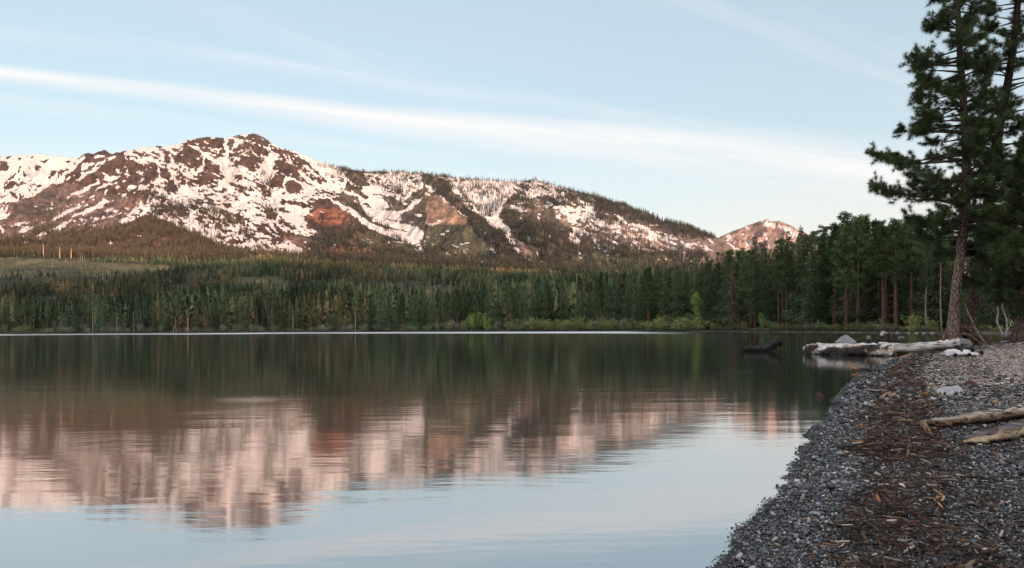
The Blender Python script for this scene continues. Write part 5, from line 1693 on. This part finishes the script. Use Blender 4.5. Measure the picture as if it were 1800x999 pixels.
# ------------------------------------------------------------------ rocks
def rock(name, P, size, col, label, seed, cat="rock", mat=None, rz=0.0):
    V, T = ico(4)
    n = fbm(V[:, 0] * 1.3 + seed, V[:, 1] * 1.3 + V[:, 2] * 1.1, 3, seed)
    V = V * (1 + .55 * (n - .5))[:, None]
    rr_ = np.random.default_rng(seed)
    for _k in range(16):
        nv = rr_.normal(0, 1, 3); nv[2] = abs(nv[2]) * .8 + .1; nv /= np.linalg.norm(nv)
        V = V - np.maximum(0, V @ nv - rr_.uniform(.55, .82))[:, None] * nv[None]
    V = V + .02 * rr_.normal(0, 1, V.shape) * 0
    if name == 'boulder': V[:, :2] *= (1 - .5 * np.clip(V[:, 2:], 0, 1)); V[:, 0] += .12 * V[:, 2]
    V = V * np.array(size) * 1.35
    c = np.array(col)[None] * (.4 + 1.2 * fbm(V[:, 0] * 6 / size[0] + 3, V[:, 2] * 6 / size[2] + V[:, 1] * 4 / size[1], 4, seed + 2))[:, None]
    o = link(name, make_mesh(name, V, [T], mat or M_ROCK, True, None, {"tint": c}), None, P, rz)
    return tag(o, label, cat)


M_ROCK = stone_mat("rock_stone", .8, .25)
p = np.array(at(1484, 600, 70.0)); rock("boulder", (p[0], p[1], -.05), (1.0, .7, .72), (.21, .225, .24), "pale grey pointed boulder in the water behind the bleached log", 71)
p = hit(1440, 698); rock("rock", (p[0], p[1], .03), (.065, .05, .06), (.045, .024, .02), "small reddish brown rock at the waterline", 72)
p = hit(1673, 693); rock("rock", p + [0, 0, .03], (.21, .16, .12), (.34, .35, .38), "flat pale grey stone amid the driftwood chips", 73)
p = hit(1632, 703); rock("rock", p, (.14, .09, .05), (.34, .36, .40), "small flat bluish grey stone left of the pale stone", 74)
p = hit(1566, 697); rock("rock", p, (.16, .12, .06), (.30, .17, .13), "low pinkish brown stone in the brown debris line", 75)
for k, (px, py, w, cl, lab) in enumerate(((1523, 677, .10, (.02, .02, .022), "black stone on the gravel just below the forked stick"), (1515, 686, .13, (.022, .02, .02), "black lump at the edge of the brown debris, nearest the waterline"), (1524, 668, .12, (.018, .017, .018), "black stone tucked beside the forked stick's foot"),
                                         (1705, 678, .13, (.07, .03, .025), "dark reddish lump on the pale chips, upper of two"), (1711, 684, .10, (.035, .02, .018), "dark reddish lump on the pale chips, lower of two"))):
    rock("rock", hit(px, py) + [0, 0, .01], (w, w * .8, w * .7), cl, lab, 80 + k)
for k, (px, w, cl) in enumerate(((1500, .5, .30), (1558, .55, .34), (1568, .4, .26), (1579, .9, .20), (1598, .6, .33), (1612, .7, .36), (1625, .6, .30), (1640, .7, .28), (1513, .4, .36), (1447, .5, .2), (1310, .5, .2), (1340, .5, .18), (1385, .6, .2), (1246, .5, .22))):
    x, Y, z = base_at(px, .4)
    o = rock("rock", (x, Y, .02), (w * .62, w * .5, w * .30), (cl, cl * .96, cl * .93), "pale stone at the edge of the right hand shore across the water", 90 + k)
    o["group"] = "stones along the right hand shore"

# bleached chunk on the beach
o = bpy.data.objects.new("driftwood_chunk", None); COL.objects.link(o)
p0 = hit(1685, 629) + np.array([0, 0, .06]); o.location = p0; mpp = p0[1] / F
wht = lambda s, u, f, V: mixc((.66, .66, .70), (.50, .47, .50), vnoise(V[:, 0] * 6, V[:, 2] * 8, 9))
mb = MB()
log_piece(mb, [(-33 * mpp, 0, .06), (-18 * mpp, 0, .14), (0, 0, .12), (18 * mpp, 0, .10), (30 * mpp, -.05, .05)], [.04, .10, .11, .11, .05], 12, .35, 101, wht)
log_piece(mb, [(-26 * mpp, -.10, .04), (0, -.15, .08), (28 * mpp, -.18, .05)], [.05, .08, .06], 10, .3, 102, wht)
link("wood", mb.mesh("wood", M_BIGW), o)
for k, (dx, dz, w) in enumerate(((22, .20, .12), (38, .10, .09), (-12, .03, .07), (12, .03, .075), (3, .16, .05))):
    mb = MB(); c = np.array([dx * mpp, -.22 if k in (2, 3) else -.06, dz]); mb.tube([c + [-.06, 0, 0], c + [.0, -.03, .02], c + [.07, 0, -.01]], [w * .5, w, w * .4], 8, (.035, .028, .03), 0, True, True, .4, 110 + k)
    link("burnt_knot", mb.mesh("burnt_knot", M_CHAR), o)
tag(o, "bleached white chunk of wood with burnt black knots on the beach", "driftwood")

# forked dark stick at the point
mb = MB()
P = lay([(1508, 653), (1530, 655), (1546, 657)], .07)
tip = hit(1530, 655) * 0 + np.array(at(1496, 646, P[0][1] * 1.0)); tip[2] = max(tip[2], .10)
log_piece(mb, [tip, P[0], P[1], P[2]], [.02, .035, .05, .035], 8, .2, 121, lambda s, u, f, V: mixc((.34, .19, .09), (.035, .025, .022), sstep(.25, .5, s)), 1, 20)
log_piece(mb, [P[1], P[1] + [.02, 0, .12], P[1] + [.0, 0, .2]], [.025, .02, .012], 6, .2, 122, lambda s, u, f, V: np.array([[.03, .022, .02]]) + 0 * V, 1, 8)
tag(link("driftwood_stick", mb.mesh("driftwood_stick", M_WOOD)), "dark forked stick with an orange broken end poking over the water", "driftwood")
mb = MB()
P = lay([(1555, 653), (1585, 651), (1612, 645), (1635, 637), (1652, 631)], .035)
log_piece(mb, P, [.03, .035, .03, .025, .012], 7, .2, 123, lambda s, u, f, V: np.array([[.032, .025, .025]]) + 0 * V, 1, 24)
P2 = lay([(1590, 650), (1606, 643), (1620, 638)], .05)
log_piece(mb, P2, [.025, .02, .008], 6, .2, 124, lambda s, u, f, V: np.array([[.032, .025, .025]]) + 0 * V, 1, 12)
P3 = lay([(1563, 650), (1578, 648), (1592, 649)], .03)
log_piece(mb, P3, [.02, .025, .01], 6, .2, 125, lambda s, u, f, V: np.array([[.04, .03, .028]]) + 0 * V, 1, 12)
tag(link("driftwood_stick", mb.mesh("driftwood_stick", M_WOOD)), "long thin black branching stick lying toward the white chunk", "driftwood")


def small_piece(pts, rad, col, label, seed, lift=.012):
    mb = MB(); P = lay(pts, lift)
    log_piece(mb, P, rad, 7, .25, seed, lambda s, u, f, V: np.array([col]) * (.7 + .6 * vnoise(V[:, 0] * 30, V[:, 1] * 30, 3))[:, None], 1, 16)
    return tag(link("wood_chip", mb.mesh("wood_chip", M_WOOD)), label, "driftwood")


small_piece([(1535, 782), (1544, 779), (1552, 776)], [.012, .016, .011], (.46, .21, .08), "orange wood chip on the gravel beside the debris line", 131)
small_piece([(1513, 779), (1520, 780), (1525, 777)], [.010, .018, .008], (.24, .095, .04), "rust brown bark chip left of the orange one", 132)
small_piece([(1640, 868), (1652, 876), (1660, 884), (1655, 890)], [.004, .008, .010, .006], (.46, .27, .15), "pale curled root lying on the dark litter", 133, .03)
small_piece([(1643, 886), (1651, 893), (1659, 902)], [.004, .008, .004], (.46, .26, .14), "short pale twig just below the curled root", 134, .02)
small_piece([(1630, 882), (1642, 883), (1655, 880)], [.003, .006, .008], (.36, .20, .11), "thin tan twig touching the curled root on its left", 135, .02)
small_piece([(1604, 622), (1600, 624), (1588, 628), (1578, 631)], [.02, .04, .04, .02], (.36, .19, .075), "orange stick on the sand at the end of the grey log", 136, .03)
small_piece([(1615, 697), (1632, 696), (1646, 694)], [.015, .025, .015], (.36, .20, .09), "orange brown stick pointing at the pale stone", 137, .03)
small_piece([(1745, 708), (1752, 711), (1758, 714)], [.015, .03, .015], (.46, .25, .13), "tan wood chip above the far driftwood branch", 138, .02)
small_piece([(1730, 681), (1752, 679), (1773, 676)], [.015, .025, .015], (.46, .43, .44), "pale grey stick on the chips right of the dark lumps", 139, .03)
small_piece([(1577, 843), (1586, 838), (1594, 834)], [.004, .009, .004], (.42, .22, .09), "orange splinter in the debris line above the curled root", 140, .02)
small_piece([(1556, 878), (1561, 886), (1566, 893)], [.003, .007, .004], (.34, .19, .09), "tan splinter at the gravel edge left of the curled root", 141, .02)
small_piece([(1466, 712), (1474, 714), (1482, 713)], [.015, .025, .012], (.022, .02, .022), "small black stick on the upper gravel near the waterline", 142, .02)
small_piece([(1477, 747), (1484, 748), (1490, 746)], [.012, .02, .012], (.022, .02, .022), "small black stick on the middle gravel", 143, .02)

# ================================================================== THE BIG PINES
M_PINE = leaf_mat("pine_needles", (0.072, 0.100, 0.050), rand=False, trans=.3)
M_PBARK = bark_mat("pine_bark", (0.085, 0.062, 0.053), (0.25, 0.18, 0.15), 9.0, 0.05, .33)
M_LIMB = bark_mat("pine_limbs", (0.035, 0.026, 0.022), (0.10, 0.075, 0.06), 12.0, 0.01, .5)


def needles(P, D, n, L, w, r):
    """tufts: at each P, n needles fanned about D"""
    m = len(P)
    d = D[:, None, :] * 0.55 + r.normal(0, .62, (m, n, 3))
    d /= np.linalg.norm(d, axis=2)[..., None]
    s = np.cross(d, r.normal(0, 1, (m, n, 3)))
    s /= np.linalg.norm(s, axis=2)[..., None] + 1e-9
    ln = (L * r.uniform(.7, 1.15, (m, n)))[..., None]
    b = P[:, None, :] + d * .02 - D[:, None, :] * r.uniform(0, .12, (m, n))[..., None]
    V = np.stack([b + s * w, b - s * w, b + d * ln * np.array([1, 1, 1]) - np.array([0, 0, .03])], 2).reshape(-1, 3)
    return V, np.arange(m * n * 3).reshape(-1, 3)


def big_pine(seed, Y, path, left, right, y_lo, y_hi, nb, label, tuft=12, nneed=46, rise=.12, dens=1.0, bare=0, dim=1.0):
    r = np.random.default_rng(seed)
    T3 = [np.array(at(px, py, Y)) for px, py, w in path]
    R3 = [w / 2 / F * Y for px, py, w in path]
    base = T3[0].copy()
    o = bpy.data.objects.new("pine_tree", None); COL.objects.link(o); o.location = base
    T3 = np.array(T3) - base
    tt_ = np.linspace(0, 1, 70); t0 = np.linspace(0, 1, len(T3)); zt = T3[:, 2]
    zi = np.linspace(zt[0] - .5, zt[-1], 70)
    P = np.stack([np.interp(zi, zt, T3[:, 0]), 0.25 * np.sin(zi * .35 + seed) * np.clip(zi / 8, 0, 1), zi], 1)
    for _ in range(4): P[1:-1] = (P[:-2] + 2 * P[1:-1] + P[2:]) / 4
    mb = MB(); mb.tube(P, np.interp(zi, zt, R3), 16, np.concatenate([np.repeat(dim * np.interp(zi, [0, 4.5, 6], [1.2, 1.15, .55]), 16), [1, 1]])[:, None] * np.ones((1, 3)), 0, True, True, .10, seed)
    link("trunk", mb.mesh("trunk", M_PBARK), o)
    cx = lambda z: np.array([np.interp(z, P[:, 2], P[:, 0]), np.interp(z, P[:, 2], P[:, 1]), z])
    cr = MB()
    TP, TDr, TV = [], [], []
    for k in range(nb):
        tk = (k + r.random()) / nb
        py = y_lo + (y_hi - y_lo) * (tk ** 1.05)                        # closer set low down
        whorl = 27.0
        py = (math.floor(py / whorl) + .5) * whorl + r.normal(0, 8.5)
        z = H + (hor(path[0][0]) - py) / F * Y - base[2]
        th = k * 2.399 + r.normal(0, .35)
        c, s = math.cos(th), math.sin(th)
        ext = (right(py) * max(c, 0) + left(py) * max(-c, 0)) / F * Y
        dep = .5 * (left(py) + right(py)) / F * Y
        L = math.hypot(ext * 1.0, dep * s * .9) * r.uniform(.6, 1.06)
        if L < .3: continue
        out = np.array([c, s, 0.])
        c0 = cx(z)
        sag = r.uniform(-.22, .30) * L
        B = [c0, c0 + out * L * .35 + [0, 0, L * rise * .3 - sag * .3], c0 + out * L * .7 + [r.normal(0, .1), r.normal(0, .1), L * rise * .5 - sag * .6], c0 + out * L + [r.normal(0, .15), r.normal(0, .15), L * rise + .15 - sag * .3]]
        B = np.array(B)
        cr.tube(B, [.045 + .012 * L, .035 + .006 * L, .022, .010], 5, (1, 1, 1), 1, False)
        nt_ = max(3, int(tuft * L / 3.0 * dens))
        for j in range(nt_):
            f = r.uniform(.34, 1.0) ** .62
            q = np.array([np.interp(f, [0, .35, .7, 1], B[:, i]) for i in range(3)])
            side = np.cross(out, [0, 0, 1.]) * r.normal(0, 1)
            dv = out * r.uniform(.2, 1) + side * .9 + np.array([0, 0, r.uniform(-.25, .95)])
            dv /= np.linalg.norm(dv)
            l2 = r.uniform(.3, 1.05) * min(1, L / 1.8) * (1.2 - .5 * f)
            e = q + dv * l2
            cr.tube([q, q + dv * l2 * .5 + [0, 0, -.02], e], [.014, .010, .006], 3, (1, 1, 1), 1, False)
            tv_ = r.uniform(.55, 1.5)
            for g in range(3):
                pp = e - dv * g * .13 + r.normal(0, .05, 3)
                TP.append(pp); TDr.append(dv + np.array([0, 0, .35])); TV.append(tv_)
    for k in range(bare):
        py = r.uniform(y_lo * .5 + y_hi * .5, y_lo) + 20; z = H + (hor(path[0][0]) - py) / F * Y - base[2]
        th = r.uniform(0, 6.28); L = r.uniform(.6, 2.2); out = np.array([math.cos(th), math.sin(th), 0]); c0 = cx(z)
        cr.tube([c0, c0 + out * L * .5 + [0, 0, .05], c0 + out * L + [0, 0, r.uniform(-.4, .3)]], [.03, .02, .006], 4, (1.3, 1.3, 1.3), 1, False)
    TP, TDr, TV = np.array(TP), np.array(TDr), np.array(TV)
    TDr /= np.linalg.norm(TDr, axis=1)[:, None]
    V, T = needles(TP, TDr, nneed, .27, .0095, r)
    col = np.repeat(np.stack([TV * 1.05, TV, TV * .9], 1), nneed * 3, 0)
    cr.add(V, T, None, col, 0)
    link("crown", cr.mesh("crown", [M_PINE, M_LIMB]), o)
    tag(o, label, "pine")
    return o, base


zz_ = 44.0
p1 = [(1675, 593, 31), (1675.5, 585, 24), (1677, 545, 18.5), (1681, 490, 16), (1687, 440, 16), (1694, 360, 17), (1700, 290, 15), (1700, 220, 13), (1697, 160, 12), (1690, 80, 10.5), (1682, 0, 9), (1676, -90, 7), (1672, -180, 4), (1670, -230, 1)]
pine1, base1 = big_pine(801, zz_, p1, curve([(-230, 8), (-150, 40), (-50, 55), (0, 64), (40, 72), (90, 82), (140, 100), (200, 112), (235, 140), (290, 158), (335, 158), (365, 154), (395, 130), (420, 95), (445, 55), (460, 20)]),
                        curve([(-230, 8), (-100, 40), (0, 48), (100, 46), (200, 44), (300, 52), (360, 70), (400, 85), (440, 70), (460, 20)]), 447, -225, 200, "huge leaning pine with a pale bare lower trunk on the beach point", 20, 42, bare=10)
p2 = [(1702, 597, 28), (1704, 580, 23), (1709, 530, 20), (1722, 450, 19), (1735, 380, 18), (1742, 340, 17), (1750, 290, 16), (1764, 208, 14), (1775, 130, 12.5), (1781, 60, 11.5), (1785, 0, 10), (1790, -90, 7), (1793, -200, 2)]
pine2, base2 = big_pine(802, 46.0, p2, curve([(-200, 8), (-90, 40), (0, 58), (100, 52), (200, 50), (300, 50), (380, 48), (440, 38), (500, 24), (525, 12)]),
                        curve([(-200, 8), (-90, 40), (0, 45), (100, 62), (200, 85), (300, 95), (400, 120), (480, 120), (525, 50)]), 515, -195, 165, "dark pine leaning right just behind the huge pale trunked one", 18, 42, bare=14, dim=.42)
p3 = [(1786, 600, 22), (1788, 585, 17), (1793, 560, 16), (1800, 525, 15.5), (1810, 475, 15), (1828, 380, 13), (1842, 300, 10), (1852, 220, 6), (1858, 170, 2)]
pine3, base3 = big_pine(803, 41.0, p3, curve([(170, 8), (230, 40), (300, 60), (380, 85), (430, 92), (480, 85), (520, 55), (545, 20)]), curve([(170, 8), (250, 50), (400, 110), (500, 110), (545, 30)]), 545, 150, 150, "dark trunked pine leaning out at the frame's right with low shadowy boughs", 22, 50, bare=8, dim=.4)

# roots spreading from the big pine
r = np.random.default_rng(5)
rb = MB()
for k in range(26):
    th = r.uniform(-1.2, .35) if k < 20 else r.uniform(2.6, 4.2)
    L = r.uniform(.7, 2.1) if k < 20 else r.uniform(.5, .9)
    d = np.array([math.cos(th), math.sin(th), 0])
    b0 = np.array([.25, 0, r.uniform(.15, .75)]) if k < 20 else np.array([-.2, 0, .25])
    tip = b0 * [1, 1, 0] + d * L
    gz = float(beach_z(np.array([base1[0] + tip[0]]), np.array([base1[1] + tip[1]]))[0]) - base1[2]
    tip[2] = gz - .03
    m1 = b0 + d * L * .35; m1[2] = b0[2] * .75
    m2 = b0 * [1, 1, 0] + d * L * .72; m2[2] = (gz + b0[2] * .35)
    rb.tube([b0 + d * .0, m1, m2, tip], [.10, .075, .05, .02], 6, np.array([1, .9, .85]) * r.uniform(.6, 1.2), 0, False, True, .2, k)
link("roots", rb.mesh("roots", M_PBARK), pine1)

# leaning dead branch, white bare shrub, cut twigs
mb = MB()
Yd = 42.6
pts = [np.array(at(*p, Yd)) for p in ((1738, 611), (1727, 598), (1715, 580), (1708, 562), (1701, 548), (1696, 535))]
log_piece(mb, pts, [.05, .06, .055, .05, .04, .02], 8, .15, 141, lambda s, u, f, V: np.array([[.24, .19, .165]]) + 0 * V, 1, 30)
for a, b in (((1710, 570), (1716, 558)), ((1713, 577), (1703, 574)), ((1705, 557), (1699, 553))):
    mb.tube([np.array(at(*a, Yd)), np.array(at(*b, Yd))], [.025, .008], 5, (.24, .19, .165))
tag(link("dead_branch", mb.mesh("dead_branch", M_WOOD)), "bare brown branch leaning against the foot of the big pine", "branch")
mb = MB()
Yd = 47.0
wc_ = (.50, .49, .50)
for pts, rr in (([(1764, 592), (1757, 578), (1751, 565), (1755, 552), (1754, 540), (1753, 530)], [.06, .06, .055, .05, .035, .015]), ([(1768, 592), (1770, 575), (1769, 560), (1764, 547), (1761, 536)], [.05, .045, .04, .03, .012]),
                ([(1754, 545), (1748, 536), (1740, 529)], [.03, .02, .008]), ([(1770, 565), (1775, 553)], [.025, .008]), ([(1768, 585), (1776, 572), (1779, 562)], [.03, .02, .008]), ([(1760, 541), (1766, 528), (1766, 520)], [.02, .014, .006]), ([(1782, 545), (1787, 552), (1792, 560)], [.012, .02, .012])):
    log_piece(mb, [np.array(at(*p, Yd)) for p in pts], rr, 7, .1, len(pts), lambda s, u, f, V: np.array([wc_]) + 0 * V, 1, 18)
tag(link("dead_shrub", mb.mesh("dead_shrub", M_WOOD)), "bleached white bare stems standing between the big pines", "dead shrub")
mb = MB()
for k in range(16):
    a = hit(1755 + random.random() * 50, 601 + random.random() * 9); th = random.uniform(-.5, .5); L = random.uniform(.5, 1.3)
    mb.tube([a + [0, 0, .06], a + np.array([math.cos(th) * L, math.sin(th) * L, random.uniform(.05, .3)])], [.035, .012], 5, np.array(random.choice([(.42, .41, .42), (.2, .16, .14), (.08, .06, .05)])))
tag(link("brushwood", mb.mesh("brushwood", M_WOOD)), "tangle of pale and brown dead sticks below the right hand trunk", "brushwood", kind="stuff")
# shrubs and saplings in the cove corner
for px, top, wd, cn, lab in ((1722, 570, 40, "olive", "olive bush across the cove just right of the big pine"), (1752, 572, 30, "yellow", "low yellow green bush behind the bleached stems"), (1790, 560, 34, "green", "green bush across the cove behind the right hand trunk")):
    shrub(px, 4, top, wd, cn, lab)

# ------------------------------------------------------------------ thin morning haze
m_haze, nt, out = new_mat("morning_haze")
pv = nt.nodes.new("ShaderNodeVolumePrincipled")
pv.inputs["Color"].default_value = (0.80, 0.86, 0.95, 1)
pv.inputs["Density"].default_value = 1.3e-5
pv.inputs["Anisotropy"].default_value = 0.2
nt.links.new(pv.outputs[0], out.inputs["Volume"])
x0, x1, y0_, y1_, zb0, zt0 = -9100, 9100, -9100, 9100, -7, 1250
hv = [(x, y, z) for z in (zb0, zt0) for y in (y0_, y1_) for x in (x0, x1)]
hq = [(0, 2, 3, 1), (4, 5, 7, 6), (0, 1, 5, 4), (2, 6, 7, 3), (0, 4, 6, 2), (1, 3, 7, 5)]
tag(link("haze", make_mesh("haze", hv, [hq], m_haze)), "thin bluish morning haze over lake and mountains", "haze", kind="stuff")
